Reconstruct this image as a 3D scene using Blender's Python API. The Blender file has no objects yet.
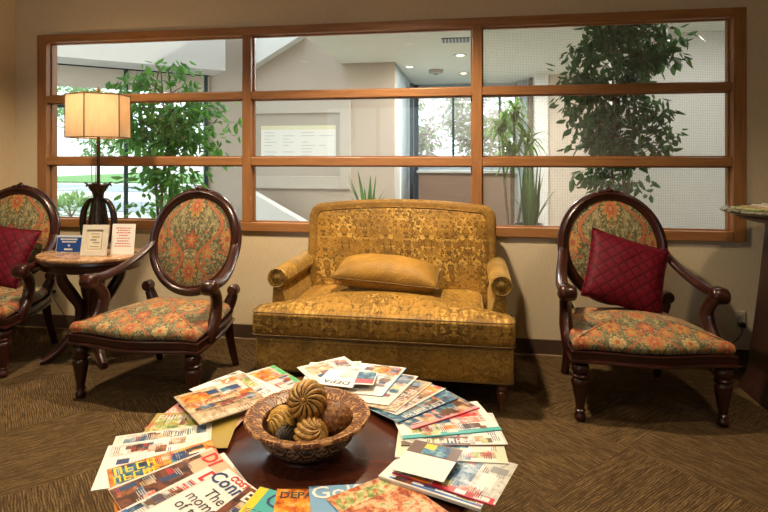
import bpy, bmesh, math, random
from math import sin, cos, pi, radians, atan2, hypot, sqrt
from mathutils import Vector, Matrix, noise

S = bpy.context.scene
COL = S.collection
random.seed(7)

# ------------------------------------------------------------------ node expression helper
class NT:
    def __init__(s, name):
        m = bpy.data.materials.new(name); m.use_nodes = True
        s.m = m; s.t = m.node_tree; s.n = s.t.nodes; s.l = s.t.links
        s.b = s.n['Principled BSDF']
        s.out = s.n['Material Output']
    def node(s, kind, **kw):
        n = s.n.new(kind)
        for k, v in kw.items(): setattr(n, k, v)
        return n
    def put(s, sock, v):
        if isinstance(v, X): s.l.new(v.s, sock)
        elif isinstance(v, bpy.types.NodeSocket): s.l.new(v, sock)
        else: sock.default_value = v
    def set(s, name, v):
        if isinstance(v, tuple) and len(v) == 3 and name in ('Base Color', 'Emission Color', 'Subsurface Radius'):
            v = v + (1,) if 'Color' in name else v
        s.put(s.b.inputs[name], v)
    def math(s, op, a, b=0.0, c=None):
        n = s.node('ShaderNodeMath', operation=op)
        s.put(n.inputs[0], a); s.put(n.inputs[1], b)
        if c is not None: s.put(n.inputs[2], c)
        return X(s, n.outputs[0])
    def coords(s, kind='Object'):
        tc = s.node('ShaderNodeTexCoord')
        sp = s.node('ShaderNodeSeparateXYZ'); s.l.new(tc.outputs[kind], sp.inputs[0])
        return X(s, sp.outputs[0]), X(s, sp.outputs[1]), X(s, sp.outputs[2])
    def vec(s, x, y, z=0.0):
        n = s.node('ShaderNodeCombineXYZ')
        for i, v in enumerate((x, y, z)): s.put(n.inputs[i], v)
        return n.outputs[0]
    def noise(s, v=None, scale=5, detail=3, rough=.5, dist=0.0):
        n = s.node('ShaderNodeTexNoise')
        if v is not None: s.l.new(v, n.inputs['Vector'])
        n.inputs['Scale'].default_value = scale; n.inputs['Detail'].default_value = detail
        n.inputs['Roughness'].default_value = rough; n.inputs['Distortion'].default_value = dist
        return X(s, n.outputs['Fac'])
    def voro(s, v=None, scale=5, feature='F1', out='Distance', rand=1.0):
        n = s.node('ShaderNodeTexVoronoi', feature=feature)
        if v is not None: s.l.new(v, n.inputs['Vector'])
        n.inputs['Scale'].default_value = scale; n.inputs['Randomness'].default_value = rand
        return n.outputs[out]
    def ramp(s, fac, stops, interp='LINEAR'):
        n = s.node('ShaderNodeValToRGB'); r = n.color_ramp; r.interpolation = interp
        while len(r.elements) < len(stops): r.elements.new(.5)
        for e, (p, c) in zip(r.elements, stops):
            e.position = p; e.color = tuple(c) + (1,)
        s.put(n.inputs[0], fac)
        return n.outputs[0]
    def mix(s, fac, a, b, mode='MIX'):
        n = s.node('ShaderNodeMix', data_type='RGBA', blend_type=mode)
        s.put(n.inputs[0], fac)
        for i, v in ((6, a), (7, b)):
            if isinstance(v, tuple): v = v + (1,)
            s.put(n.inputs[i], v)
        return n.outputs[2]
    def bump(s, h, strength=.3, dist=.01):
        n = s.node('ShaderNodeBump')
        n.inputs['Strength'].default_value = strength; n.inputs['Distance'].default_value = dist
        s.put(n.inputs['Height'], h); s.l.new(n.outputs[0], s.b.inputs['Normal'])
class X:
    def __init__(s, nt, sock): s.nt = nt; s.s = sock
    def __add__(s, o): return s.nt.math('ADD', s, o)
    def __radd__(s, o): return s.nt.math('ADD', o, s)
    def __sub__(s, o): return s.nt.math('SUBTRACT', s, o)
    def __rsub__(s, o): return s.nt.math('SUBTRACT', o, s)
    def __mul__(s, o): return s.nt.math('MULTIPLY', s, o)
    def __rmul__(s, o): return s.nt.math('MULTIPLY', o, s)
    def __truediv__(s, o): return s.nt.math('DIVIDE', s, o)
    def __lt__(s, o): return s.nt.math('LESS_THAN', s, o)
    def __gt__(s, o): return s.nt.math('GREATER_THAN', s, o)
    def f(s, op, b=0.0): return s.nt.math(op, s, b)
    def ping(s, p): return s.nt.math('PINGPONG', s, p)
    def absv(s): return s.nt.math('ABSOLUTE', s)
    def smooth(s, a, b):
        n = s.nt.node('ShaderNodeMapRange', interpolation_type='SMOOTHSTEP')
        s.nt.l.new(s.s, n.inputs[0]); n.inputs[1].default_value = a; n.inputs[2].default_value = b
        return X(s.nt, n.outputs[0])

def plain(name, col, rough=.6, metal=0, spec=.5, emit=None, var=.0, vscale=20, coat=0):
    n = NT(name)
    if var:
        f = n.noise(n.node('ShaderNodeTexCoord').outputs['Object'], vscale, 4)
        c2 = tuple(max(0, c*(1-var)) for c in col); c1 = tuple(min(1, c*(1+var)) for c in col)
        n.set('Base Color', n.ramp(f, [(.3, c2), (.7, c1)]))
    else: n.set('Base Color', col)
    n.set('Roughness', rough); n.set('Metallic', metal); n.set('Specular IOR Level', spec)
    if coat: n.set('Coat Weight', coat); n.set('Coat Roughness', .12)
    if emit: n.set('Emission Color', emit[0]); n.set('Emission Strength', emit[1])
    return n.m

def wood(name, dark, light, rough=.35, axis=0, scale=14, coat=0.0, stretch=14):
    n = NT(name)
    x, y, z = n.coords()
    c = [x, y, z]
    v = [q*stretch if i != axis else q*1.0 for i, q in enumerate(c)]
    f = n.noise(n.vec(*v), scale/ 4, 5, .6, .4)
    n.set('Base Color', n.ramp(f, [(.3, dark), (.7, light)]))
    n.set('Roughness', rough)
    if coat: n.set('Coat Weight', coat); n.set('Coat Roughness', .15)
    n.bump(f, .05, .002)
    return n.m

M = {}
M['trim_x'] = wood('honey_wood_across', (.27, .115, .038), (.43, .20, .070), .38, 0)
M['trim_z'] = wood('honey_wood_upright', (.26, .110, .036), (.40, .185, .065), .38, 2)
M['mahogany'] = wood('dark_mahogany', (.016, .0032, .002), (.045, .0085, .0045), .30, 2, 10, .12, 6)
M['mahogany_top'] = wood('mahogany_table_top', (.05, .012, .006), (.10, .025, .011), .2, 0, 10, .4, 9)
M['espresso'] = wood('espresso_wood', (.018, .006, .004), (.035, .012, .007), .4, 2, 10)
M['leg_wood'] = wood('walnut_leg', (.06, .02, .01), (.13, .045, .02), .3, 2, 10, .3)

def wall_mat(name, c):
    n = NT(name); x, y, z = n.coords()
    f = n.noise(n.vec(x*1.0, y*1.0, z*1.0), 160, 3, .6)
    g = n.noise(n.vec(x*30, y*30, z*3), 6, 2)
    n.set('Base Color', n.mix((f*.5+g*.5).smooth(.35, .65), tuple(q*.93 for q in c), tuple(min(1, q*1.05) for q in c)))
    n.set('Roughness', .85); n.bump(f, .15, .002)
    return n.m
M['wall'] = wall_mat('beige_wallcovering', (.70, .58, .39))
M['lobby_wall'] = wall_mat('taupe_lobby_wall', (.50, .42, .345))
M['lobby_light'] = wall_mat('pale_lobby_wall', (.66, .58, .49))
M['white_paint'] = plain('white_paint', (.74, .75, .73), .7, var=.03, vscale=3)
M['soffit'] = plain('pale_grey_soffit', (.60, .59, .57), .8, var=.03, vscale=3)
M['ceiling'] = plain('ceiling_paint', (.55, .52, .46), .9, var=.02, vscale=8)
M['lobby_ceiling'] = plain('lobby_ceiling_paint', (.72, .77, .71), .85, var=.02, vscale=3)
M['baseboard'] = plain('brown_vinyl_base', (.075, .042, .027), .5, var=.08)
M['lip'] = plain('pale_carpet_edge', (.28, .2, .12), .6)
M['brown_panel'] = wood('brown_dado_panel', (.14, .09, .065), (.19, .125, .09), .5, 0)
M['blue_jamb'] = plain('blue_grey_metal', (.42, .50, .56), .45, .2, var=.04)
M['dark_jamb'] = plain('dark_grey_metal', (.06, .075, .09), .4, .3)
M['frame_dark'] = plain('dark_green_metal', (.02, .045, .045), .4, .4)
M['stone'] = plain('lobby_stone_floor', (.4, .36, .31), .4, var=.1, vscale=2)
M['board'] = plain('grey_board_frame', (.52, .47, .40), .6, var=.03)
M['mat_board'] = plain('taupe_mat', (.46, .41, .345), .8, var=.04, vscale=60)
M['paper'] = plain('paper_white', (.80, .79, .74), .75)
M['cream'] = plain('cream_paper', (.72, .66, .50), .75)
M['plastic_white'] = plain('ivory_plastic', (.62, .55, .40), .4)
M['black_rubber'] = plain('black_rubber', (.01, .01, .01), .5)
M['bronze'] = plain('dark_bronze', (.045, .032, .024), .33, .75, var=.5, vscale=40)
M['bronze_pole'] = plain('brown_bronze_pole', (.10, .045, .022), .35, .6)
M['brass'] = plain('brass', (.5, .3, .08), .3, 1)
M['leaf'] = None

def leaf_mat(name, a, b, c):
    n = NT(name)
    g = n.node('ShaderNodeNewGeometry')
    n.set('Base Color', n.ramp(X(n, g.outputs['Random Per Island']), [(0, a), (.6, b), (1, c)]))
    n.set('Roughness', .42); n.set('Specular IOR Level', .5)
    # thin leaves let light through
    tr = n.node('ShaderNodeBsdfTranslucent'); tr.inputs[0].default_value = tuple(min(1, q*1.6) for q in c)+(1,)
    mx = n.node('ShaderNodeMixShader'); mx.inputs[0].default_value = .35
    n.l.new(n.b.outputs[0], mx.inputs[1]); n.l.new(tr.outputs[0], mx.inputs[2]); n.l.new(mx.outputs[0], n.out.inputs[0])
    return n.m
M['leaf'] = leaf_mat('ficus_leaf', (.02, .075, .018), (.05, .15, .03), (.14, .32, .06))
M['leaf_dark'] = leaf_mat('dark_ficus_leaf', (.010, .034, .012), (.022, .065, .020), (.05, .13, .035))
M['palm_leaf'] = leaf_mat('dracaena_leaf', (.03, .09, .02), (.07, .17, .035), (.16, .30, .06))
M['snake'] = leaf_mat('snake_plant_leaf', (.03, .09, .03), (.06, .15, .05), (.15, .26, .09))
M['far_leaf'] = leaf_mat('outdoor_leaf', (.06, .16, .05), (.14, .27, .10), (.30, .40, .16))
M['far_leaf2'] = leaf_mat('outdoor_blossom_leaf', (.10, .24, .06), (.24, .38, .12), (.62, .46, .50))
M['bark'] = plain('grey_bark', (.16, .11, .07), .85, var=.3, vscale=40)
M['terracotta'] = plain('brown_pot', (.2, .12, .07), .6, var=.1)
M['white_pot'] = plain('white_glazed_pot', (.7, .7, .66), .25)
M['soil'] = plain('potting_soil', (.03, .02, .013), .95, var=.4, vscale=60)
M['concrete'] = plain('pale_concrete', (.50, .49, .47), .9, var=.15, vscale=.8)
M['asphalt'] = plain('grey_asphalt', (.24, .26, .28), .9, var=.1, vscale=1)
M['grass'] = plain('lawn_green', (.10, .22, .05), .9, var=.3, vscale=5)

# carpet: quarter-turned tiles laid at 45 degrees
def carpet():
    n = NT('striated_brown_carpet'); x, y, z = n.coords()
    r = sqrt(.5)
    T = .61
    u = (x+y)*(r/T) + CU; v = (y-x)*(r/T) + CV
    cu = u.f('FLOOR'); cv = v.f('FLOOR')
    par = (cu+cv).f('FLOORED_MODULO', 2.0)
    a = u*(1-par) + v*par        # coordinate along the tufts
    b = v*(1-par) + u*par        # across the tufts
    wob = n.noise(n.vec(u, v), 3, 2)*.01
    st = n.noise(n.vec(a*6.0, (b+wob*.3)*80, cu*3.7+cv*7.1), 1.3, 2, .5)
    st2 = n.noise(n.vec(a*24, b*150, cu), 1.5, 2, .6)
    fine = n.noise(n.vec(x*1, y*1), 700, 2)
    stripe = ((b*62 + n.noise(n.vec(a*3, b*9, cu), 2, 2)*2.2).ping(.5)*2).smooth(.15, .85)
    k = st*.50+st2*.34+stripe*.13+.02
    tone = n.noise(n.vec(cu*5.3, cv*3.9), 1.7, 0)
    k = k + (tone-.5)*.07
    n.set('Base Color', n.ramp(k, [(.36, (.034, .020, .009)), (.48, (.070, .042, .018)), (.57, (.115, .072, .030)), (.70, (.23, .145, .060))]))
    n.set('Roughness', .95); n.set('Specular IOR Level', .15)
    n.bump(k+fine*.35, .7, .006)
    return n.m
CU, CV = .49, .12
M['carpet'] = carpet()

# woven damask for the chairs
def damask(name, ax='xy', P=.31, Q=.30, ox=0., oy=0.):
    n = NT(name); c = dict(zip('xyz', n.coords()))
    x = c[ax[0]]+ox; y = c[ax[1]]+oy
    if ax == 'xy': y = y + c['z']
    wx = n.noise(n.vec(x.absv(), y), 7, 2)
    m = x.ping(P/2)                                  # 0..P/2 mirrored
    row = y*(1/Q)
    v = (row - row.f('FLOOR'))                       # 0..1 in a repeat
    mm = m*(2/P)                                     # 0..1
    # scrolls
    s1 = n.noise(n.vec(m*1.0, y*.8, 3.1), 38, 2.0, .5, 1.1)
    scroll = (s1-.5).absv() < .030
    s2 = n.noise(n.vec(m*1.0, y*.7, 9.4), 30, 1.0, .5, 1.6)
    s3 = n.noise(n.vec(m*1.0, y*.8, 5.5), 24, 1.5, .5, 1.3)
    s4 = n.noise(n.vec(m*1.0, y*.7, 1.5), 20, 1.5, .5, 1.2)
    col = n.mix(s2.smooth(.44, .54), (.115, .115, .045), (.31, .27, .125))
    col = n.mix(s3.smooth(.58, .61), col, (.47, .34, .15))
    col = n.mix(scroll, col, (.045, .042, .016))
    col = n.mix(s4.smooth(.635, .655), col, (.46, .12, .035))
    def flower(col, cx, cy, R, np, cols, sq=1.0):
        dx = (mm-cx)*(P/2); dy = (v-cy)*(Q*sq)
        r = (dx*dx+dy*dy*.55).f('SQRT')
        th = dx.f('ARCTAN2', dy)
        pet = ((th*(np/2.0)).f('COSINE')).absv()
        edge = (pet*.62+.42)*R + (s1-.5)*(.10*R)
        q = r/edge
        for lim, cc in cols: col = n.mix(q < lim, col, cc)
        return col
    RED = (.36, .045, .02); OR = (.52, .13, .03); GOLD = (.46, .27, .065); TAN = (.55, .38, .17); DK = (.06, .045, .018)
    og = ((v*6.2832).f('COSINE')*.30+.52)
    d = (mm-og).absv()
    col = n.mix(d < .060, col, DK)
    col = n.mix(d < .046, col, OR)
    col = n.mix(d < .018, col, (.40, .11, .04))
    col = flower(col, 0, .30, .062, 9, [(1.0, DK), (.90, GOLD), (.66, OR), (.42, RED), (.18, GOLD)])
    col = flower(col, 0, .78, .048, 7, [(1.0, DK), (.9, RED), (.6, OR), (.3, GOLD)])
    col = flower(col, .50, .60, .034, 5, [(1.0, OR), (.55, GOLD)])
    col = flower(col, 1, .80, .056, 9, [(1.0, DK), (.90, OR), (.64, GOLD), (.3, RED)])
    col = flower(col, 1, .30, .044, 7, [(1.0, DK), (.90, TAN), (.6, GOLD), (.3, RED)])
    # thread break-up
    t = n.noise(n.vec(x, y, 0.0), 130, 3, .7)
    col = n.mix(t.smooth(.36, .64)*.50, col, (.085, .07, .028))
    n.set('Base Color', col); n.set('Roughness', .72); n.set('Sheen Weight', .15)
    w = n.noise(n.vec(x, y, 0.0), 500, 2)
    n.bump(w*.6+t*.6, .35, .002)
    return n.m
M['damask_seat'] = damask('damask_seat_weave', 'xy', .34, .30, 0, -.33)
M['damask_back'] = damask('damask_back_weave', 'xz', .46, .40, 0, -.075)

# gold velvet: pile that catches the light at a grazing angle, with cut figures
def velvet(name, ax='xz', figure=1.0, P=.26, base=(.33, .175, .030), hi=(.72, .46, .11), lo=(.10, .050, .010)):
    n = NT(name); c = dict(zip('xyz', n.coords()))
    x = c[ax[0]]; y = c[ax[1]]
    if ax == 'xy': y = y + c['z']*-1.0
    if ax == 'xz': x = x + c['y']
    m = x.ping(P/2)
    s1 = n.noise(n.vec(m, y*.9, 2.3), 19, 2.5, .55, 1.6)
    s2 = n.noise(n.vec(m, y*.9, 5.7), 46, 2.0, .5, 1.2)
    nap = n.noise(n.vec(x, y, c['y' if 'y' not in ax else 'z']), 3.2, 4, .6, .8)
    fine = n.noise(n.vec(x, y, c['y' if 'y' not in ax else 'z']), 180, 2, .6)
    zone = n.noise(n.vec(x, y, c['y' if 'y' not in ax else 'z']), 4.5, 2, .5, .3).smooth(.40, .62)
    fig = (s1.smooth(.50, .57)*s2.smooth(.40, .52))*(zone*.8+.2)
    fig2 = ((s1-.5).absv() < .028)*(zone*.7+.3)
    col = n.mix(nap.smooth(.32, .66), tuple(q*.68 for q in base), tuple(min(1, q*1.3) for q in base))
    if figure > 0:
        col = n.mix(fig*(.75*figure), col, hi)
        col = n.mix(fig2*(.70*figure), col, lo)
        sc = n.noise(n.vec(m, y, 7.7), 60, 1, .5, .6)
        col = n.mix(sc.smooth(.57, .64)*(.8*figure), col, lo)
    n.set('Base Color', col)
    n.set('Roughness', .55); n.set('Sheen Weight', .4); n.set('Sheen Roughness', .35)
    n.set('Sheen Tint', (.95, .70, .28, 1)); n.set('Specular IOR Level', .25)
    n.bump(fine*.5+nap*1.5+fig*.3, .4, .006)
    return n.m
M['velvet_back'] = velvet('gold_velvet_back', 'xz')
M['velvet_seat'] = velvet('gold_velvet_seat', 'xy', 1.0)
M['velvet_plain'] = velvet('gold_velvet_plain', 'xz', .55, base=(.29, .165, .034))
M['velvet_band'] = velvet('gold_velvet_band', 'xz', .35, base=(.24, .125, .022))
M['velvet_pillow'] = velvet('gold_velvet_pillow', 'xz', .15, base=(.31, .165, .03))
M['welt'] = plain('dark_gold_cord', (.15, .08, .018), .7, var=.4, vscale=120)
M['cord'] = plain('light_gold_cord', (.42, .28, .10), .7, var=.5, vscale=150)

def quilt():
    n = NT('burgundy_quilted_silk'); x, y, z = n.coords()
    a = ((x+z)*14).ping(.5); b = ((x-z)*14).ping(.5)
    line = a.f('MINIMUM', b)
    n.set('Base Color', n.mix(line.smooth(0, .16), (.055, .001, .006), (.12, .002, .011)))
    n.set('Roughness', .6); n.set('Specular IOR Level', .2)
    n.bump(line.smooth(0, .3), .22, .006)
    return n.m
M['quilt'] = quilt()

def marble(name, cols, sc=9):
    n = NT(name); x, y, z = n.coords()
    f = n.noise(n.vec(x, y, z), sc, 6, .65, 1.6)
    n.set('Base Color', n.ramp(f, [(.3, cols[0]), (.45, cols[1]), (.55, cols[2]), (.7, cols[3])]))
    n.set('Roughness', .13)
    return n.m
M['marble'] = marble('rose_gold_marble', [(.10, .035, .02), (.34, .17, .08), (.52, .33, .18), (.26, .12, .07)])
M['grey_marble'] = marble('grey_green_marble', [(.02, .022, .015), (.10, .10, .07), (.30, .28, .20), (.05, .05, .04)], 14)

def shade_mat():
    n = NT('linen_lamp_shade'); x, y, z = n.coords()
    f = n.noise(n.vec(x*60, y*60, z*4), 3, 3)
    col = n.ramp(f, [(.3, (.74, .60, .42)), (.7, (.84, .71, .52))])
    n.set('Base Color', col); n.set('Roughness', .8)
    tr = n.node('ShaderNodeBsdfTranslucent'); n.l.new(col, tr.inputs[0])
    mx = n.node('ShaderNodeMixShader'); mx.inputs[0].default_value = .5
    n.l.new(n.b.outputs[0], mx.inputs[1]); n.l.new(tr.outputs[0], mx.inputs[2]); n.l.new(mx.outputs[0], n.out.inputs[0])
    return n.m
M['shade'] = shade_mat()

def glass_mat(name, wired=True, refl=.06):
    n = NT(name); x, y, z = n.coords()
    tp = n.node('ShaderNodeBsdfTransparent'); tp.inputs[0].default_value = (.93, .95, .94, 1)
    gl = n.node('ShaderNodeBsdfGlossy'); gl.inputs['Roughness'].default_value = .02
    lw = n.node('ShaderNodeLayerWeight'); lw.inputs[0].default_value = .25
    fr = X(n, lw.outputs['Fresnel'])*.35+refl*.1
    mx = n.node('ShaderNodeMixShader'); n.put(mx.inputs[0], fr)
    n.l.new(tp.outputs[0], mx.inputs[1]); n.l.new(gl.outputs[0], mx.inputs[2])
    last = mx.outputs[0]
    if wired:
        w = ((x*(1/.0105)).ping(.5) < .07).f('MAXIMUM', (z*(1/.0105)).ping(.5) < .07)
        df = n.node('ShaderNodeBsdfDiffuse'); df.inputs[0].default_value = (.75, .78, .76, 1)
        t2 = n.node('ShaderNodeBsdfTransparent')
        m3 = n.node('ShaderNodeMixShader'); m3.inputs[0].default_value = .28
        n.l.new(t2.outputs[0], m3.inputs[1]); n.l.new(df.outputs[0], m3.inputs[2])
        m2 = n.node('ShaderNodeMixShader'); n.put(m2.inputs[0], w)
        n.l.new(last, m2.inputs[1]); n.l.new(m3.outputs[0], m2.inputs[2]); last = m2.outputs[0]
    n.l.new(last, n.out.inputs[0]); n.n.remove(n.b)
    return n.m
M['wired_glass'] = glass_mat('wired_glass', True)
M['glass'] = glass_mat('clear_glass', False)

def photo(name, cols, scale=30, rough=.28, dist=1.0):
    n = NT(name)
    v = n.node('ShaderNodeTexCoord').outputs['Object']
    f = n.noise(v, scale, 8, .66, dist*.35)
    k = len(cols)
    n.set('Base Color', n.ramp(f, [(.32+.36*i/(k-1), c) for i, c in enumerate(cols)]))
    n.set('Roughness', rough)
    return n.m
def ink(c, name, rough=.35): 
    if name not in M: M[name] = plain(name, c, rough)
    return name
INK = dict(white=(.82, .80, .76), offwhite=(.72, .68, .60), black=(.02, .02, .025), red=(.62, .03, .03), blue=(.03, .13, .42), skyblue=(.18, .38, .62),
           teal=(.06, .42, .42), yellow=(.80, .62, .02), orange=(.80, .24, .02), green=(.07, .42, .10), navy=(.02, .05, .16), peach=(.74, .47, .30),
           brown=(.13, .065, .035), grey=(.30, .31, .31), mustard=(.42, .30, .06), lightgrey=(.55, .55, .54), tan=(.55, .42, .26), crimson=(.5, .02, .06), olive=(.34, .35, .12), palegreen=(.62, .70, .50), pink=(.75, .35, .35))
for k, c in INK.items(): M['ink_'+k] = plain('ink_'+k, tuple(q*.90 for q in c), .34)
PH = dict(
  warm=[(.03, .012, .01), (.10, .04, .02), (.42, .17, .06), (.70, .50, .32)],
  food=[(.12, .015, .005), (.45, .08, .02), (.72, .30, .10), (.80, .66, .42), (.22, .30, .05)],
  dark=[(.02, .012, .01), (.09, .035, .02), (.30, .10, .04), (.12, .06, .04)],
  cool=[(.01, .02, .04), (.05, .14, .26), (.35, .45, .52), (.75, .76, .74)],
  green=[(.06, .12, .02), (.30, .38, .08), (.70, .68, .35), (.80, .78, .66)],
  pale=[(.30, .28, .25), (.62, .60, .54), (.80, .79, .74), (.42, .50, .52)],
  beige=[(.22, .12, .06), (.50, .33, .18), (.68, .55, .36), (.78, .72, .58)],
  fire=[(.20, .03, .01), (.68, .17, .015), (.80, .44, .03), (.72, .66, .50)],
  pinkf=[(.55, .03, .04), (.78, .30, .22), (.80, .70, .62), (.10, .18, .22)],
  bluedark=[(.01, .015, .03), (.03, .10, .22), (.10, .35, .45), (.60, .60, .55)])
for k, c in PH.items(): M['photo_'+k] = photo('photo_'+k, [tuple(q**1.15*.85 for q in e_) for e_ in c], 34 if k != 'food' else 40)
M['pages'] = plain('magazine_page_edges', (.62, .58, .50), .7, var=.15, vscale=300)

# ------------------------------------------------------------------ mesh helpers
class MB:
    def __init__(s): s.v = []; s.f = []; s.mi = []; s.cur = 0
    def add(s, vs, fs):
        o = len(s.v); s.v += [tuple(v) for v in vs]
        for f in fs: s.f.append(tuple(i+o for i in f)); s.mi.append(s.cur)
        return s
    def box(s, x0, x1, y0, y1, z0, z1):
        v = [(x, y, z) for z in (z0, z1) for y in (y0, y1) for x in (x0, x1)]
        return s.add(v, [(0, 2, 3, 1), (4, 5, 7, 6), (0, 1, 5, 4), (2, 6, 7, 3), (0, 4, 6, 2), (1, 3, 7, 5)])
    def lathe(s, prof, c=(0, 0, 0), seg=24, sx=1, sy=1, axis='z', cap=True):
        vs = []; fs = []; n = len(prof)
        for i in range(seg):
            a = 2*pi*i/seg
            for r, z in prof:
                p = (r*cos(a)*sx, r*sin(a)*sy, z)
                if axis == 'y': p = (p[0], p[2], p[1])
                if axis == 'x': p = (p[2], p[0], p[1])
                vs.append((p[0]+c[0], p[1]+c[1], p[2]+c[2]))
        for i in range(seg):
            j = (i+1) % seg
            for k in range(n-1): fs.append((i*n+k, j*n+k, j*n+k+1, i*n+k+1))
        if cap:
            if prof[0][0] > 1e-5: fs.append(tuple(i*n for i in range(seg))[::-1])
            if prof[-1][0] > 1e-5: fs.append(tuple(i*n+n-1 for i in range(seg)))
        return s.add(vs, fs)
    def tube(s, pts, rad, seg=12, closed=False, flat=1.0, up=None, cap=True):
        """sweep an ellipse along pts; rad: number or list; flat: second axis factor (along 'up' frame)"""
        P = [Vector(p) for p in pts]; n = len(P)
        R = rad if isinstance(rad, (list, tuple)) else [rad]*n
        F = flat if isinstance(flat, (list, tuple)) else [flat]*n
        T = []
        for i in range(n):
            if closed: t = P[(i+1) % n]-P[(i-1) % n]
            else: t = P[min(i+1, n-1)]-P[max(i-1, 0)]
            T.append(t.normalized())
        if up is None:
            a = Vector((0, 0, 1)) if abs(T[0].z) < .9 else Vector((1, 0, 0))
        else: a = Vector(up)
        vs = []; fs = []
        N = (a-T[0]*a.dot(T[0])).normalized()
        for i in range(n):
            if up is not None: N = (Vector(up)-T[i]*Vector(up).dot(T[i])).normalized()
            else: N = (N-T[i]*N.dot(T[i])).normalized()
            B = T[i].cross(N)
            for k in range(seg):
                q = 2*pi*k/seg
                vs.append(P[i]+N*cos(q)*R[i]*F[i]+B*sin(q)*R[i])
        m = n if closed else n-1
        for i in range(m):
            j = (i+1) % n
            for k in range(seg):
                l = (k+1) % seg
                fs.append((i*seg+k, i*seg+l, j*seg+l, j*seg+k))
        if not closed and cap:
            fs.append(tuple(range(seg))[::-1]); fs.append(tuple((n-1)*seg+k for k in range(seg)))
        return s.add(vs, fs)
    def loft(s, rings, cap0=True, cap1=True, closed=True):
        n = len(rings[0]); vs = [p for r in rings for p in r]; fs = []
        for i in range(len(rings)-1):
            for k in range(n if closed else n-1):
                l = (k+1) % n
                fs.append((i*n+k, i*n+l, (i+1)*n+l, (i+1)*n+k))
        if cap0: fs.append(tuple(range(n))[::-1])
        if cap1: fs.append(tuple((len(rings)-1)*n+k for k in range(n)))
        return s.add(vs, fs)
    def ball(s, c, r, seg=16, rings=10, sc=(1, 1, 1)):
        prof = [(max(1e-6, r*sin(pi*i/rings)), -r*cos(pi*i/rings)) for i in range(rings+1)]
        vs0 = len(s.v); s.lathe(prof, (0, 0, 0), seg)
        for i in range(vs0, len(s.v)):
            x, y, z = s.v[i]; s.v[i] = (c[0]+x*sc[0], c[1]+y*sc[1], c[2]+z*sc[2])
        return s
    def slab(s, outline, t0, t1, r=.02, crown=0., rows=8, to=lambda a, b, t: (a, b, t), csteps=6, lowcrown=0.):
        """cushion-like slab: outline (a,b) polygon, rounded rims of radius r, domed top"""
        n = len(outline)
        cx = sum(p[0] for p in outline)/n; cy = sum(p[1] for p in outline)/n
        nr = []
        for i in range(n):
            p0 = outline[i-1]; p1 = outline[(i+1) % n]
            d = Vector((p1[0]-p0[0], p1[1]-p0[1])).normalized(); nr.append((d.y, -d.x))
        rings = []
        def ring(ins, t): return [(outline[i][0]-nr[i][0]*ins, outline[i][1]-nr[i][1]*ins, t) for i in range(n)]
        # bottom cap concentric
        base = ring(r, t0)
        for q in (.01, .35, .7): rings.append([(cx+(p[0]-cx)*q, cy+(p[1]-cy)*q, t0-lowcrown*(1-q*q)) for p in base])
        for i in range(csteps+1):
            a = pi/2*i/csteps; rings.append(ring(r*(1-sin(a)), t0+r*(1-cos(a))))
        for i in range(csteps+1):
            a = pi/2*i/csteps; rings.append(ring(r*(1-cos(a)), t1-r*(1-sin(a))))
        top = ring(r, t1)
        for i in range(1, rows+1):
            q = 1-i/rows
            if q < .01: q = .004
            rings.append([(cx+(p[0]-cx)*q, cy+(p[1]-cy)*q, t1+crown*(1-q*q)) for p in top])
        return s.loft([[to(*p) for p in rg] for rg in rings])
    def build(s, name, mat, parent=None, smooth=True, bevel=0, sub=0, angle=40):
        me = bpy.data.meshes.new(name); me.from_pydata(s.v, [], s.f)
        ms = mat if isinstance(mat, list) else [mat]
        for m in ms: me.materials.append(M[m] if isinstance(m, str) else m)
        if len(ms) > 1:
            for p, mi in zip(me.polygons, s.mi): p.material_index = mi
        me.validate(); me.update()
        bm = bmesh.new(); bm.from_mesh(me); bmesh.ops.recalc_face_normals(bm, faces=bm.faces)
        bm.to_mesh(me); bm.free()
        if smooth:
            for p in me.polygons: p.use_smooth = True
            try: me.set_sharp_from_angle(angle=radians(angle))
            except Exception: pass
        o = bpy.data.objects.new(name, me); COL.objects.link(o)
        if bevel:
            b = o.modifiers.new('bevel', 'BEVEL'); b.width = bevel; b.segments = 2; b.limit_method = 'ANGLE'; b.angle_limit = radians(40)
        if sub:
            b = o.modifiers.new('sub', 'SUBSURF'); b.levels = sub; b.render_levels = sub
        if parent: o.parent = parent
        return o

def empty(name, loc=(0, 0, 0), rz=0, label=None, cat=None, group=None, kind=None):
    o = bpy.data.objects.new(name, None); COL.objects.link(o); o.location = loc; o.rotation_euler = (0, 0, rz)
    o.empty_display_size = .1
    return tag(o, label, cat, group, kind)
def tag(o, label=None, cat=None, group=None, kind=None):
    if label: o['label'] = label
    if cat: o['category'] = cat
    if group: o['group'] = group
    if kind: o['kind'] = kind
    return o
def box(name, mat, x0, x1, y0, y1, z0, z1, parent=None, bevel=0, kind=None, smooth=False):
    o = MB().box(x0, x1, y0, y1, z0, z1).build(name, mat, parent, smooth, bevel)
    if kind: o['kind'] = kind
    return o
def copy_tree(o, parent=None):
    c = o.copy(); COL.objects.link(c)
    if parent is not None: c.parent = parent; c.matrix_parent_inverse = o.matrix_parent_inverse
    for ch in [q for q in S.objects if q.parent == o]: copy_tree(ch, c)
    return c
def curve(pts, n=24):
    """Catmull-Rom through pts"""
    P = [Vector(p) for p in pts]; out = []; m = len(P)-1
    for i in range(n+1):
        t = i/n*m; k = min(int(t), m-1); u = t-k
        p0 = P[max(k-1, 0)]; p1 = P[k]; p2 = P[k+1]; p3 = P[min(k+2, m)]
        out.append(.5*((2*p1)+(p2-p0)*u+(2*p0-5*p1+4*p2-p3)*u*u+(3*p1-p0-3*p2+p3)*u**3))
    return out
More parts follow.
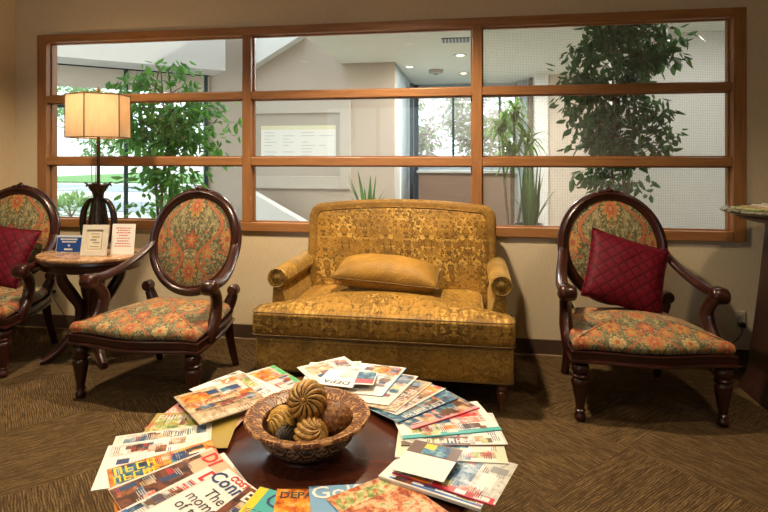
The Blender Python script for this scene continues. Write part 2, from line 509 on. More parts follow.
def lerps(vals, n=24):
    m = len(vals)-1; out = []
    for i in range(n+1):
        t = i/n*m; k = min(int(t), m-1); out.append(vals[k]+(vals[k+1]-vals[k])*(t-k))
    return out
def text_mesh(txt, size=1.0, bold=0.0):
    cu = bpy.data.curves.new('t', 'FONT'); cu.body = txt; cu.size = size; cu.align_x = 'CENTER'; cu.align_y = 'CENTER'
    cu.resolution_u = 2; cu.offset = bold
    o = bpy.data.objects.new('t', cu); COL.objects.link(o)
    bpy.context.view_layer.update()
    me = bpy.data.meshes.new_from_object(o.evaluated_get(bpy.context.evaluated_depsgraph_get()))
    vs = [tuple(v.co) for v in me.vertices]; fs = [tuple(p.vertices) for p in me.polygons]
    bpy.data.objects.remove(o); bpy.data.curves.remove(cu); bpy.data.meshes.remove(me)
    return vs, fs

# ------------------------------------------------------------------ room shell
ZC = 2.72
XL, XR, YB = -4.3, 2.75, -5.6
XP = -3.474
box('floor', 'carpet', XL-.1, XR+.1, YB-.1, 0.0, -.06, 0, kind='structure')
box('ceiling', 'ceiling', XL-.1, XR+.1, YB-.1, 0.1, ZC, ZC+.12, kind='structure')
WX0, WX1, WZ0, WZ1 = -3.275, 1.705, .775, 2.242
wb = MB()
wb.box(XL-.1, WX0+.01, 0, .12, 0, ZC); wb.box(WX1-.01, XR+.1, 0, .12, 0, ZC)
wb.box(WX0+.01, WX1-.01, 0, .12, 0, WZ0+.01); wb.box(WX0+.01, WX1-.01, 0, .12, WZ1-.01, ZC)
tag(wb.build('wall_back', 'wall', smooth=False), kind='structure')
box('wall_pier', 'wall', XL, XP, -.15, 0, 0, ZC, kind='structure')
box('wall_left', 'wall', XL-.1, XL, YB, 0, 0, ZC, kind='structure')
box('wall_right', 'wall', XR, XR+.1, YB, 0, 0, ZC, kind='structure')
wf = MB(); RX0, RX1, RZ0, RZ1 = -2.6, -.6, 1.1, 2.25
wf.box(XL-.1, RX0, YB-.1, YB, 0, ZC); wf.box(RX1, XR+.1, YB-.1, YB, 0, ZC); wf.box(RX0, RX1, YB-.1, YB, 0, RZ0); wf.box(RX0, RX1, YB-.1, YB, RZ1, ZC)
tag(wf.build('wall_front', 'wall', smooth=False), kind='structure')
rw = empty('window_added_fill', (0, YB, 0), kind='structure')  # unseen window, added behind the camera to let in neutral fill light
for a in ((RX0, RX0+.06, -.1, .01, RZ0, RZ1), (RX1-.06, RX1, -.1, .01, RZ0, RZ1), (RX0+.06, RX1-.06, -.1, .01, RZ0, RZ0+.06), (RX0+.06, RX1-.06, -.1, .01, RZ1-.06, RZ1)):
    MB().box(*a).build('frame_rail', 'trim_x', rw, False)
for xm in (-1.63,): MB().box(xm, xm+.05, -.09, 0, RZ0+.06, RZ1-.06).build('mullion', 'trim_z', rw, False)
for nm, a in (('baseboard_back', (XP, XR, -.012, 0)), ('baseboard_pier', (XL, XP+.012, -.162, -.15)), ('baseboard_return', (XP, XP+.012, -.15, -.012)), ('baseboard_left', (XL, XL+.012, YB, -.012)), ('baseboard_right', (XR-.012, XR, YB, -.012))):
    b = MB().box(a[0], a[1], a[2], a[3], 0, .103).build(nm, 'baseboard', None, False, .003); b['kind'] = 'structure'
box('trim_1', 'lip', XP+.012, XR-.012, -.026, -.012, 0, .007, kind='structure')

# window
win = empty('window_1', ((WX0+WX1)/2, 0, WZ0), kind='structure')
ox, oz = (WX0+WX1)/2, WZ0
def wpart(name, mat, x0, x1, y0, y1, z0, z1, bev=.004):
    o = MB().box(x0-ox, x1-ox, y0, y1, z0-oz, z1-oz).build(name, mat, win, False, bev); return o
SF = .078
GX = [WX0+SF, -1.615, -1.550, .018, .083, WX1-SF]
GZ = [.838, 1.246, 1.305, 1.722, 1.777, 2.182]
wpart('frame_side', 'trim_z', WX0, WX0+SF, -.018, .10, WZ0, WZ1)
wpart('frame_side', 'trim_z', WX1-SF, WX1, -.018, .10, WZ0, WZ1)
wpart('frame_head', 'trim_x', WX0+SF, WX1-SF, -.017, .10, GZ[5], WZ1)
wpart('frame_sill', 'trim_x', WX0+SF, WX1-SF, -.022, .10, WZ0, GZ[0])
for a, b in ((GX[1], GX[2]), (GX[3], GX[4])): wpart('mullion', 'trim_z', a, b, -.016, .085, GZ[0], GZ[5])
for z0, z1 in ((GZ[1], GZ[2]), (GZ[3], GZ[4])):
    for a, b in ((GX[0], GX[1]), (GX[2], GX[3]), (GX[4], GX[5])): wpart('cross_bar', 'trim_x', a, b, -.010, .08, z0, z1)
for a, b in ((GX[0], GX[1]), (GX[2], GX[3]), (GX[4], GX[5])):
    for c, d in ((GZ[0], GZ[1]), (GZ[2], GZ[3]), (GZ[4], GZ[5])):
        o = MB().box(a-ox, b-ox, .044, .050, c-oz, d-oz).build('pane', 'wired_glass' if a > 0 else 'glass', win, False)
        # glazing bead
        g = MB()
        for (p, q, r, t) in ((a, a+.010, c, d), (b-.010, b, c, d), (a+.010, b-.010, c, c+.009), (a+.010, b-.010, d-.009, d)):
            g.box(p-ox, q-ox, .032, .0435, r-oz, t-oz)
        g.build('glazing_bead', 'trim_z', win, False)

# ------------------------------------------------------------------ chairs
def turned_leg(mb, x, y, zt, k=1.0):
    pr = [(.012, 0), (.019, .006), (.023, .02), (.021, .036), (.014, .046), (.013, .052), (.021, .056), (.021, .062), (.016, .068), (.018, .085), (.026, .15), (.033, .205),
          (.035, .22), (.031, .232), (.025, .240), (.035, .246), (.036, .254), (.028, .262), (.030, .275), (.036, .285), (.036, .30), (.030, .312), (.034, zt)]
    mb.lathe([(r*k, z*.305/.338 if z < .33 else zt) for r, z in pr], (x, y, 0), 24)
def make_chair():
    t = empty('armchair')
    TL = radians(13)
    cy, cz = .315, .775
    def OP(u, w, d=0):          # oval plane: u across, w up along the tilt, d towards the sitter
        return (u, cy+w*sin(TL)-d*cos(TL), cz+w*cos(TL)+d*sin(TL))
    A, B = .284, .306
    f = MB(); n = 64
    el = lambda a, b, d: [OP(a*cos(2*pi*i/n), b*sin(2*pi*i/n), d) for i in range(n)]
    # moulded section swept round the oval
    sec = [(-.030, -.020), (-.030, .006), (-.024, .014), (-.014, .016), (-.008, .024), (.004, .028), (.016, .022), (.022, .010), (.030, .008), (.034, -.004), (.030, -.020)]
    rings = []
    for i in range(n):
        a = 2*pi*i/n
        rings.append([OP((A+s)*cos(a), (B+s)*sin(a), d) for s, d in sec])
    rings.append(rings[0])
    f.loft(rings, False, False)
    f.build('back_frame', 'mahogany', t)
    cr = MB()   # carved crest
    for u, w, r, sx in ((0, .345, .020, 1.6), (-.042, .338, .013, 1.8), (.042, .338, .013, 1.8), (-.085, .324, .009, 2.2), (.085, .324, .009, 2.2), (0, .362, .010, 1.3)):
        c = OP(u, w-.012, .008); cr.ball(c, r, 14, 8, (sx, .9, 1))
    cr.tube([OP(.13*q, .318-.05*q*q, .004) for q in [i/6 for i in range(-6, 7)]], [.006+.007*(1-abs(i)/6) for i in range(-6, 7)], 10)
    cr.build('crest', 'mahogany', t)
    bk = MB(); rr = [1, .97, .88, .72, .5, .25, .01]
    rings = [[OP(a*cos(2*pi*i/48), b*sin(2*pi*i/48), d) for i in range(48)] for a, b, d in
             [(.258, .281, -.022)]+[((.258)*q, (.281)*q, .002+.034*(1-q**2.6)) for q in rr]]
    bk.loft(rings); bk.build('backrest', 'damask_back', t)
    # seat outline (counter-clockwise), bowed front
    def outline(k, front=0.0, n=1):
        pts = []
        fx, fy, bx, by = .382*k, -.285, .275*k, .29
        for i in range(17):
            q = -1+2*i/16; pts.append((fx*q, fy-front-.030*cos(q*pi/2)**1.5-.010*cos(q*pi*1.5)))
        for i in range(1, 10):
            q = i/10; pts.append((fx+(bx-fx)*q+.018*sin(pi*q), fy+(by-fy)*q))
        for i in range(13):
            a = pi*i/12; pts.append((bx*cos(a), by+.03*sin(a)))
        for i in range(9, 0, -1):
            q = i/10; pts.append((-(fx+(bx-fx)*q+.018*sin(pi*q)), fy+(by-fy)*q))
        return pts
    rl = MB()
    rl.slab(outline(1), .302, .352, .008, 0, 3)
    o2 = outline(1.0); rl.tube([(p[0]*1.012, p[1]*1.012, .304) for p in o2], .0095, 8, True)
    rl.tube([(p[0]*1.01, p[1]*1.01, .350) for p in o2], .005, 8, True)
    rl.build('seat_rail', 'mahogany', t)
    st = MB(); st.slab(outline(.99, .0), .351, .415, .034, .058, 10, lowcrown=0)
    st.build('seat', 'damask_seat', t)
    for s in (-1, 1):
        l = MB(); turned_leg(l, .337*s, -.25, .305, 1.22); l.build('front_leg', 'mahogany', t)
        l = MB()
        pts = curve([(.245*s, .265, .37), (.252*s, .275, .28), (.26*s, .30, .15), (.268*s, .35, 0)], 12)
        l.tube(pts, lerps([.036, .035, .029, .025], 12), 4, up=(0, 1, 0), flat=1.1); l.build('rear_leg', 'mahogany', t, bevel=.004)
        # stile with scroll beside the oval
        l = MB()
        pts = curve([(.245*s, .268, .35), (.262*s, .272, .40), (.282*s, .275, .45), (.286*s, .275, .49)], 12)
        l.tube(pts, lerps([.034, .038, .034, .020], 12), 10, up=(0, 1, 0), flat=.8)
        l.lathe([(.001, -.034), (.026, -.034), (.033, -.026), (.033, .018), (.026, .028), (.012, .034), (.001, .035)], (.294*s, .272, .492), 18, axis='y')
        l.build('back_stile', 'mahogany', t)
        # arm: sweeps from the oval down and out to a scroll
        l = MB()
        pts = curve([(.280*s, .335, .80), (.298*s, .27, .728), (.336*s, .14, .655), (.364*s, .01, .618), (.372*s, -.08, .612), (.374*s, -.135, .628)], 26)
        l.tube(pts, lerps([.020, .027, .030, .033, .037, .033], 26), 12, up=(0, 0, 1), flat=.72)
        l.lathe([(.001, -.042), (.026, -.042), (.036, -.036), (.041, -.022), (.041, .022), (.036, .036), (.026, .042), (.001, .042)], (.372*s, -.150, .606), 20, axis='x')
        l.build('armrest', 'mahogany', t)
        l = MB()
        pts = curve([(.372*s, -.125, .595), (.366*s, -.075, .55), (.358*s, -.050, .49), (.362*s, -.075, .42), (.368*s, -.125, .36), (.366*s, -.135, .315)], 20)
        l.tube(pts, lerps([.026, .029, .032, .034, .031, .026], 20), 10, up=(0, 1, 0), flat=1.2)
        l.build('arm_support', 'mahogany', t)
    return t
ch = make_chair()
CG = 'carved mahogany armchairs'
ch.location = (.860, -.622, 0); ch.rotation_euler = (0, 0, radians(4))
tag(ch, 'oval-backed carved armchair right of the gold settee, holding a burgundy pillow', 'armchair', CG)
c2 = copy_tree(ch); c2.location = (-1.735, -.82, 0); c2.rotation_euler = (0, 0, radians(-3))
tag(c2, 'oval-backed carved armchair with no pillow, between the side table and the gold settee', 'armchair', CG)
c3 = copy_tree(ch); c3.location = (-3.10, -.68, 0); c3.rotation_euler = (0, 0, radians(8))
tag(c3, 'oval-backed carved armchair half cut off at the left edge, beside the marble side table', 'armchair', CG)

def throw_pillow(name, w, h, th, mat, piping, n=22, pinch=.06, nz=0):
    t = empty(name); mb = MB()
    for side in (1, -1):
        vs = []; fs = []
        for j in range(n+1):
            for i in range(n+1):
                u = -1+2*i/n; v = -1+2*j/n
                k = ((1-abs(u)**2.6)*(1-abs(v)**2.6)); k = max(0, k)**.55
                px = u*w/2*(1-pinch*(1-v*v)*abs(u)**3); pz = v*h/2*(1-pinch*(1-u*u)*abs(v)**3)
                wr = .006*noise.noise(Vector((u*2.3+nz, v*2.3, side)))
                vs.append((px, side*(th/2*k)+wr*k, pz))
        for j in range(n):
            for i in range(n):
                a = j*(n+1)+i; fs.append((a, a+1, a+n+2, a+n+1))
        mb.add(vs, fs)
    o = mb.build('cover', mat, t)
    bm = bmesh.new(); bm.from_mesh(o.data); bmesh.ops.remove_doubles(bm, verts=bm.verts, dist=1e-4); bmesh.ops.recalc_face_normals(bm, faces=bm.faces); bm.to_mesh(o.data); bm.free()
    ed = []
    for i in range(0, n): ed.append((-1+2*i/n, -1))
    for i in range(0, n): ed.append((1, -1+2*i/n))
    for i in range(0, n): ed.append((1-2*i/n, 1))
    for i in range(0, n): ed.append((-1, 1-2*i/n))
    pts = [(u*w/2*(1-pinch*(1-v*v)*abs(u)**3), 0, v*h/2*(1-pinch*(1-u*u)*abs(v)**3)) for u, v in ed]
    MB().tube(pts, .0045, 6, True).build('piping', piping, t)
    return t
p = throw_pillow('throw_pillow', .44, .41, .13, 'quilt', 'quilt')
p.location = (.868, -.475, .655); p.rotation_euler = (radians(-27), radians(17), radians(2))
tag(p, 'burgundy quilted pillow leaning in the armchair right of the settee', 'pillow', 'burgundy pillows')
p2 = copy_tree(p); p2.location = (-3.12, -.53, .65); p2.rotation_euler = (radians(-27), radians(8), radians(8))
tag(p2, 'burgundy pillow in the armchair cut off at the left edge', 'pillow', 'burgundy pillows')

# ------------------------------------------------------------------ settee
st = empty('settee', (-.468, -.5, 0))
tag(st, 'gold damask velvet settee with rolled arms standing below the window', 'settee')
def rrect(x0, x1, y0, y1, r, n=6):
    pts = []
    for cx, cy, a0 in ((x1-r, y0+r, -90), (x1-r, y1-r, 0), (x0+r, y1-r, 90), (x0+r, y0+r, 180)):
        for i in range(n+1):
            a = radians(a0+90*i/n); pts.append((cx+r*cos(a), cy+r*sin(a)))
    # extra points along the long sides keep the dome smooth
    out = []
    for i in range(len(pts)):
        a = Vector(pts[i]); b = Vector(pts[(i+1) % len(pts)]); L = (b-a).length; k = max(1, int(L/.06))
        for j in range(k): out.append(tuple(a.lerp(b, j/k)))
    return out
MB().slab(rrect(-.690, .690, -.395, .36, .03), .148, .335, .018, 0, 4).build('base', 'velvet_plain', st)
for z in (.155, .333): MB().tube([(a, b, z) for a, b in rrect(-.690, .690, -.395, .36, .03)], .005, 6, True).build('welt', 'welt', st)
# T-shaped seat cushion
W, w_ = .697, .545
tc = [(-W, -.435), (W, -.435), (W, -.275), (w_, -.245), (w_, .22), (-w_, .22), (-w_, -.245), (-W, -.275)]
def soften(poly, r, n=5):
    out = []
    m = len(poly)
    for i in range(m):
        p0 = Vector(poly[i-1]); p1 = Vector(poly[i]); p2 = Vector(poly[(i+1) % m])
        a = p1+(p0-p1).normalized()*r; b = p1+(p2-p1).normalized()*r
        for k in range(n+1):
            t_ = k/n; out.append(tuple((1-t_)**2*a+2*t_*(1-t_)*p1+t_*t_*b))
        L = (p2-p1).length-2*r; kk = max(1, int(L/.05))
        q = p2+(p1-p2).normalized()*r
        for j in range(1, kk): out.append(tuple(b.lerp(q, j/kk)))
    return out
tco = soften(tc, .045)
MB().slab(tco, .338, .487, .045, .050, 12).build('seat_cushion', 'velvet_seat', st)
for z in (.352, .472): MB().tube([(a*.998, b, z) for a, b in tco], .0034, 6, True).build('seat_piping', 'welt', st)
# back, leaning
TB = radians(9)
def bt(a, b, t_, y0=.20): return (a+.028, y0-t_*cos(TB)+(b-.34)*sin(TB), b+t_*sin(TB))
def back_outline(hw, z0, z1, r, dome):
    pts = [(-hw, z0), (hw, z0), (hw, z1-r)]
    for i in range(1, 8):
        a = radians(90*i/8); pts.append((hw-r+r*cos(a), z1-r+r*sin(a)))
    m = 14
    for i in range(m+1):
        q = 1-2*i/m; pts.append(((hw-r)*q, z1+dome*(1-q*q)))
    for i in range(1, 8):
        a = radians(90+90*i/8); pts.append((-hw+r+r*cos(a), z1-r+r*sin(a)))
    pts.append((-hw, z1-r))
    out = []
    for i in range(len(pts)):
        a = Vector(pts[i]); b = Vector(pts[(i+1) % len(pts)]); k = max(1, int((b-a).length/.06))
        for j in range(k): out.append(tuple(a.lerp(b, j/k)))
    return out
bo = back_outline(.605, .30, 1.0, .09, .03)
MB().slab(bo, -.10, .055, .03, 0, 3, to=bt).build('back', 'velvet_band', st)
bi = back_outline(.548, .40, .948, .045, .028)
MB().slab(bi, .03, .060, .018, .03, 10, to=bt).build('back_panel', 'velvet_back', st)
MB().tube([bt(a, b, .056) for a, b in bi], .0050, 6, True).build('back_piping', 'velvet_band', st)
for s in (-1, 1):
    a = MB()
    def arm_sec(y, k, dz):
        pts = []
        cx, cz, r = .612*s+.020, .630+dz, .054*k
        for i in range(15):
            q = radians(-60+i*(300/14))      # round roll, opening inwards at the bottom
            pts.append((cx+s*r*cos(q)*1.05, y, cz+r*sin(q)))
        pts += [(cx-s*.052*k, y, .50), (cx-s*.052*k, y, .33), (cx+s*.045*k, y, .33), (cx+s*.034*k, y, .50)]
        return pts
    ys = [(-.30, .90, 0), (-.292, .97, 0), (-.27, 1, 0), (-.1, 1.06, .0), (.1, 1.08, .0), (.30, 1.05, .0)]
    a.loft([arm_sec(*q) for q in ys]); a.build('arm', 'velvet_plain', st, angle=60)
    r = MB(); c = (.614*s+.020, -.302, .630)
    r.lathe([(.050, .003), (.048, -.006), (.038, -.008), (.034, -.003), (.026, -.004), (.020, -.010), (.001, -.012)], c, 24, axis='y', cap=False)
    sp = [(c[0]+s*.050*cos(q), -.309, c[2]+.050*sin(q)) for q in [2*pi*i/28 for i in range(28)]]
    r.tube(sp, .0045, 6, True); r.build('arm_rosette', 'velvet_plain', st)
    for y in (-.355, .31):
        l = MB(); pr = [(.014, 0), (.019, .006), (.017, .02), (.013, .03), (.016, .045), (.026, .085), (.028, .10), (.022, .108), (.029, .115), (.029, .125), (.024, .132), (.030, .14), (.030, .150)]
        l.lathe(pr, (.63*s, y, 0), 20); l.build('leg', 'leg_wood', st)
lp = throw_pillow('lumbar_pillow', .63, .27, .20, 'velvet_pillow', 'welt', 24, .03, 5)
lp.location = (-.478, -.520, .615); lp.rotation_euler = (radians(-78), radians(3.5), radians(-2))
tag(lp, 'long gold velvet lumbar pillow with corded edge lying on the settee', 'pillow')

# ------------------------------------------------------------------ side table, lamp, cards
TX, TY, TZ = -2.44, -.50, .68
sd = empty('side_table', (TX, TY, 0))
tag(sd, 'oval side table with brown marble top between the two left armchairs', 'table')
el = lambda a, b, n=48: [(a*cos(2*pi*i/n), b*sin(2*pi*i/n)) for i in range(n)]
MB().slab(el(.345, .265), .655, TZ, .009, 0, 3).build('marble_top', 'marble', sd)
a = MB(); a.lathe([(.30, .585), (.315, .59), (.318, .625), (.328, .632), (.338, .640), (.335, .6549), (.28, .6549)], (0, 0, 0), 48, 1, .77); a.build('apron', 'mahogany', sd)
a = MB(); a.lathe([(.045, .22), (.060, .24), (.055, .27), (.035, .30), (.040, .38), (.060, .44), (.055, .49), (.038, .52), (.05, .56), (.09, .585)], (0, 0, 0), 24); a.build('pedestal', 'mahogany', sd)
for k in range(4):
    q = radians(45+90*k); d = (cos(q), sin(q)*.8)
    pts = curve([(d[0]*r, d[1]*r, z) for r, z in ((.19, .60), (.185, .52), (.13, .43), (.075, .33), (.10, .20), (.20, .08), (.285, .026), (.315, .022))], 28)
    l = MB(); l.tube(pts, lerps([.030, .034, .036, .030, .030, .026, .022, .018], 28), 10, up=(d[1], -d[0], 0), flat=1.1); l.build('leg', 'mahogany', sd)

LX, LY = -2.49, -.37
lm = empty('table_lamp', (LX, LY, TZ))
tag(lm, 'bronze urn table lamp with tan panelled shade on the marble side table', 'lamp')
u = MB()
u.lathe([(.060, 0), (.066, .004), (.066, .012), (.052, .022), (.040, .030), (.036, .042), (.040, .060), (.048, .10), (.052, .15), (.050, .20), (.044, .25), (.038, .30), (.033, .345), (.034, .375), (.040, .39)], (0, 0, 0), 20)
u.build('urn', 'bronze', lm)
for k in range(8):
    q = 2*pi*k/8; r_ = MB(); r_.tube(curve([((a+.004)*cos(q), (a+.004)*sin(q), z) for a, z in ((.036, .035), (.045, .09), (.050, .15), (.047, .21), (.037, .29), (.032, .34))], 12), lerps([.004, .010, .012, .010, .007, .004], 12), 7); r_.build('leaf_rib', 'bronze', lm)
for s in (-1, 1):
    h = MB(); pts = curve([(.034*s, 0, .335), (.072*s, 0, .325), (.108*s, 0, .26), (.119*s, 0, .17), (.104*s, 0, .09), (.060*s, 0, .045)], 24)
    h.tube(pts, lerps([.014, .017, .021, .022, .020, .014], 24), 10); h.build('handle', 'bronze', lm)
l = MB()
for k in range(9):      # flared leafy collar
    q = 2*pi*k/9+.2; dx, dy = cos(q), sin(q)
    pts = curve([(dx*.022, dy*.022, .375), (dx*.045, dy*.045, .405), (dx*.060, dy*.060, .435), (dx*.078, dy*.078, .440+.012*(k % 2)), (dx*.088, dy*.088, .428+.02*(k % 2))], 12)
    l.tube(pts, lerps([.010, .017, .022, .017, .004], 12), 8, up=(0, 0, 1), flat=.35)
l.lathe([(.03, .37), (.036, .40), (.030, .425), (.018, .435), (.012, .455)], (0, 0, 0), 16)
l.build('leaf_collar', 'bronze', lm)
MB().tube([(0, 0, .43), (0, 0, 1.07)], .011, 12).build('pole', 'bronze_pole', lm)
MB().lathe([(.001, 1.07), (.006, 1.07), (.006, 1.075), (.018, 1.080), (.018, 1.085), (.006, 1.088), (.009, 1.096), (.001, 1.103)], (0, 0, 0), 14).build('finial', 'brass', lm)
MB().lathe([(.002, .80), (.018, .80), (.02, .84), (.03, .87), (.034, .90), (.028, .93), (.012, .945), (.001, .948)], (.0, 0, 0), 16).build('bulb', plain('frosted_bulb', (.9, .8, .6), .4, emit=((1, .70, .40), 4.0)), lm)
sh = MB(); R0 = .198
ang = [radians(q) for q in (-128, -64, -33, 52, 116, 147)]
# rectangular-ish six-panel drum
angs = [radians(a_) for a_ in (-143, -78, -15, 37, 102, 165)]
prs = []
for zz, rr, dd in ((.758, R0, 0), (1.045, R0*.985, 0)):
    prs.append([(rr*cos(a_), rr*sin(a_), zz) for a_ in angs])
n6 = 6
vs = prs[0]+prs[1]+[(x*.985, y*.985, z) for x, y, z in prs[0]]+[(x*.985, y*.985, z) for x, y, z in prs[1]]
fs = []
for i in range(6):
    j = (i+1) % 6
    fs += [(i, j, 6+j, 6+i), (12+i, 18+i, 18+j, 12+j), (i, 12+i, 12+j, j), (6+i, 6+j, 18+j, 18+i)]
sh.add(vs, fs); sh.build('lamp_shade', 'shade', lm, False)
tr = MB()
for i in range(6):
    tr.tube([prs[0][i], prs[1][i]], .004, 6)
for rg in prs: tr.tube(rg, .004, 6, True)
tr.build('shade_trim', plain('brown_braid', (.16, .08, .03), .8), lm)
sp = MB()
for i in (0, 2, 4): sp.tube([(0, 0, 1.05), prs[1][i]], .002, 6)
sp.build('shade_spider', 'brass', lm)

def card(name, w, h, loc, rz, tilt, mat, label, cat, kind):
    t = empty(name, loc, rz, label, cat)
    def P(x, y, z): return (x, y*cos(tilt)+z*sin(tilt), -y*sin(tilt)+z*cos(tilt))
    def bx(nm, m, x0, x1, y0, y1, z0, z1):
        b = MB().box(x0, x1, y0, y1, z0, z1); b.v = [P(*v) for v in b.v]; return b.build(nm, m, t, False)
    return t, bx
def lines(bx, nm, mat, rows, y):
    for (x0, x1, z, hh) in rows: bx(nm, mat, x0, x1, y-.0008, y, z, z+hh)
def ttext(t, nm, txt, x, z, size, mat, y, tilt, bold=0):
    vs, fs = text_mesh(txt, size, bold)
    mb = MB(); mb.add([(vx+x, y*cos(tilt)+(vy+z)*sin(tilt), -y*sin(tilt)+(vy+z)*cos(tilt)) for vx, vy, _ in vs], fs)
    return mb.build(nm, mat, t, False)
# blue sign
tl = radians(9)
t, bx = card('table_sign', .17, .10, (-2.60, -.515, TZ+.001), radians(4), tl, 'paper', 'small blue table sign with white lettering, leftmost card on the marble table', 'sign', 0)
bx('sign_board', plain('sign_white', (.6, .65, .7), .4), -.088, .088, 0, .012, 0, .112)
bx('blue_panel', plain('sign_blue', (.012, .06, .26), .35), -.084, .084, -.0012, 0, .004, .098)
rnd = random.Random(2)
for (z_, hw_, hh_) in ((.080, .060, .010), (.064, .050, .009), (.014, .030, .012)):
    mb = MB(); x = -hw_
    while x < hw_-.004:
        l_ = rnd.uniform(.004, .007); mb.box(x, x+l_, -.0022, -.0012, z_, z_+hh_); x += l_+.0022
    mb.v = [(v[0], v[1]*cos(tl)+v[2]*sin(tl), -v[1]*sin(tl)+v[2]*cos(tl)) for v in mb.v]
    mb.build('lettering', 'ink_white', t, False)
b = MB(); vs = []
for i in range(12):
    r = .012 if i % 2 == 0 else .005
    vs.append((r*cos(pi*i/6), -.0022*cos(tl)+(.045+r*sin(pi*i/6))*sin(tl), (.045+r*sin(pi*i/6))*cos(tl)))
b.add(vs, [tuple(range(12))]); b.build('star_mark', 'ink_white', t, False)
# framed card
t, bx = card('picture_frame', .16, .20, (-2.355, -.60, TZ+.001), radians(8), radians(12), 'paper', 'small white picture frame with a cream print standing in the middle of the marble table', 'picture frame', 0)
for q in ((-.082, .082, -.006, .008, 0, .030), (-.082, .082, -.006, .008, .165, .195), (-.082, -.052, -.006, .008, .030, .165), (.052, .082, -.006, .008, .030, .165)):
    bx('frame_rail', plain('frame_white', (.66, .62, .52), .5, var=.05), *q)
bx('print', 'cream', -.052, .052, .002, .006, .030, .165)
bx('print_border', 'ink_tan', -.045, .045, .0012, .002, .040, .155)
bx('print_face', 'cream', -.042, .042, .0004, .0012, .043, .152)
for k, (x0, x1, z, hh) in enumerate([(-.028, .028, .135, .005), (-.02, .03, .112, .012), (-.03, .01, .094, .010), (-.01, .032, .078, .008), (-.03, .03, .056, .004)]):
    bx('print_lines', 'ink_grey' if k != 1 else 'ink_tan', x0, x1, -.0004, .0004, z, z+hh)
bx('easel', 'espresso', -.02, .02, .008, .010, 0, .15)
# paper sign with red writing in an acrylic holder
t, bx = card('notice', .15, .20, (-2.205, -.53, TZ+.001), radians(8), radians(10), 'paper', 'white paper notice with red writing, rightmost card on the marble table', 'notice', 0)
bx('sheet', 'paper', -.075, .075, 0, .003, 0, .195)
for k, (w, z) in enumerate([(.050, .165), (.040, .150), (.046, .135), (.030, .118), (.042, .100), (.036, .083), (.048, .066), (.052, .050)]):
    mb = MB(); x = -w
    rnd = random.Random(k)
    while x < w-.006:
        l_ = min(rnd.uniform(.008, .02), w-x); mb.box(x, x+l_, -.0006, 0, z, z+.0055); x += l_+.004
    tt = radians(10); mb.v = [(v[0], v[1]*cos(tt)+v[2]*sin(tt), -v[1]*sin(tt)+v[2]*cos(tt)) for v in mb.v]
    mb.build('writing_line', 'ink_red', t, False)

# ------------------------------------------------------------------ outlets and cord
for (x, z, lab) in ((1.668, .285, 'ivory wall outlet with a black plug, at the right behind the armchair'), (-3.127, .305, 'ivory wall outlet with a cord plugged in, low on the wall at the left')):
    t = empty('wall_outlet', (x, 0, z), 0, lab, 'outlet')
    MB().slab(rrect(-.036, .036, -.058, .058, .006, 3), 0, .006, .003, 0, 2, to=lambda a, b, t_: (a, -t_, b)).build('cover_plate', 'plastic_white', t)
    for dz in (-.022, .022):
        r = MB().slab(rrect(-.015, .015, -.013, .013, .006, 3), .006, .009, .001, 0, 2, to=lambda a, b, t_: (a, -t_, b+dz)).build('socket', plain('socket_ivory', (.5, .44, .32), .4), t)
        s2 = MB()
        for dx in (-.006, .006): s2.box(dx-.001, dx+.001, -.0096, -.009, dz-.004, dz+.004)
        s2.build('slot', 'black_rubber', r, False)
t = empty('power_cord', (1.668, -.01, .263), 0, 'black power cord with a plug running from the right wall outlet to the floor', 'cord')
MB().slab(rrect(-.016, .022, -.014, .014, .006, 3), 0, .032, .006, 0, 2, to=lambda a, b, t_: (a, -t_, b)).build('plug', 'black_rubber', t)
MB().tube(curve([(.0, -.03, -.008), (-.012, -.045, -.05), (-.045, -.05, -.09), (-.09, -.05, -.125), (-.13, -.06, -.17), (-.15, -.08, -.225), (-.10, -.10, -.2595), (.02, -.10, -.2595)], 30), .0035, 8).build('cable', 'black_rubber', t)
t = empty('power_cord', (-3.127, -.01, .283), 0, 'dark lamp cord hanging from the left wall outlet behind the side table', 'cord')
MB().box(-.012, .012, -.022, 0, -.012, .012).build('plug', 'black_rubber', t, False, .003)
MB().tube(curve([(0, -.022, -.008), (.03, -.04, -.05), (.09, -.05, -.12), (.15, -.05, -.20), (.25, -.06, -.278), (.45, -.08, -.2795)], 24), .003, 8).build('cable', 'black_rubber', t)

# ------------------------------------------------------------------ dark pedestal stand at the right
pd = empty('pedestal_stand', (1.97, -.52, 0))
tag(pd, 'dark wooden pedestal stand with grey marble top at the right edge', 'stand')
b = MB()
rings = []
for z, k in ((0, .46), (.03, .455), (.06, .435), (.10, .425), (.30, .40), (.60, .37), (.90, .345), (.945, .345)):
    rings.append([(a, c, z) for a, c in rrect(-k, k, -.24*k/.40, .24*k/.40, .05*k/.4, 4)])
n0 = min(len(r) for r in rings)
rings = []
for z, k in ((0, .46), (.03, .455), (.06, .435), (.10, .425), (.30, .40), (.60, .37), (.90, .345), (.945, .345)):
    q = []
    for i in range(48):
        a = 2*pi*i/48; cx_, sx_ = cos(a), sin(a)
        q.append((k*abs(cx_)**.35*(1 if cx_ > 0 else -1), .25*k/.4*abs(sx_)**.35*(1 if sx_ > 0 else -1), z))
    rings.append(q)
b.loft(rings); b.build('body', 'espresso', pd)
b = MB(); b.lathe([(.345, .945), (.40, .948), (.46, .958), (.51, .972), (.545, .988), (.55, .9999)], (0, 0, 0), 56, 1.0, .70); b.build('molding', 'mahogany', pd)
b = MB(); b.lathe([(.54, 1.0), (.585, 1.002), (.605, 1.010), (.610, 1.018), (.600, 1.026), (.57, 1.030), (.001, 1.030)], (0, 0, 0), 64, 1.0, .70); b.build('marble_top', 'grey_marble', pd)
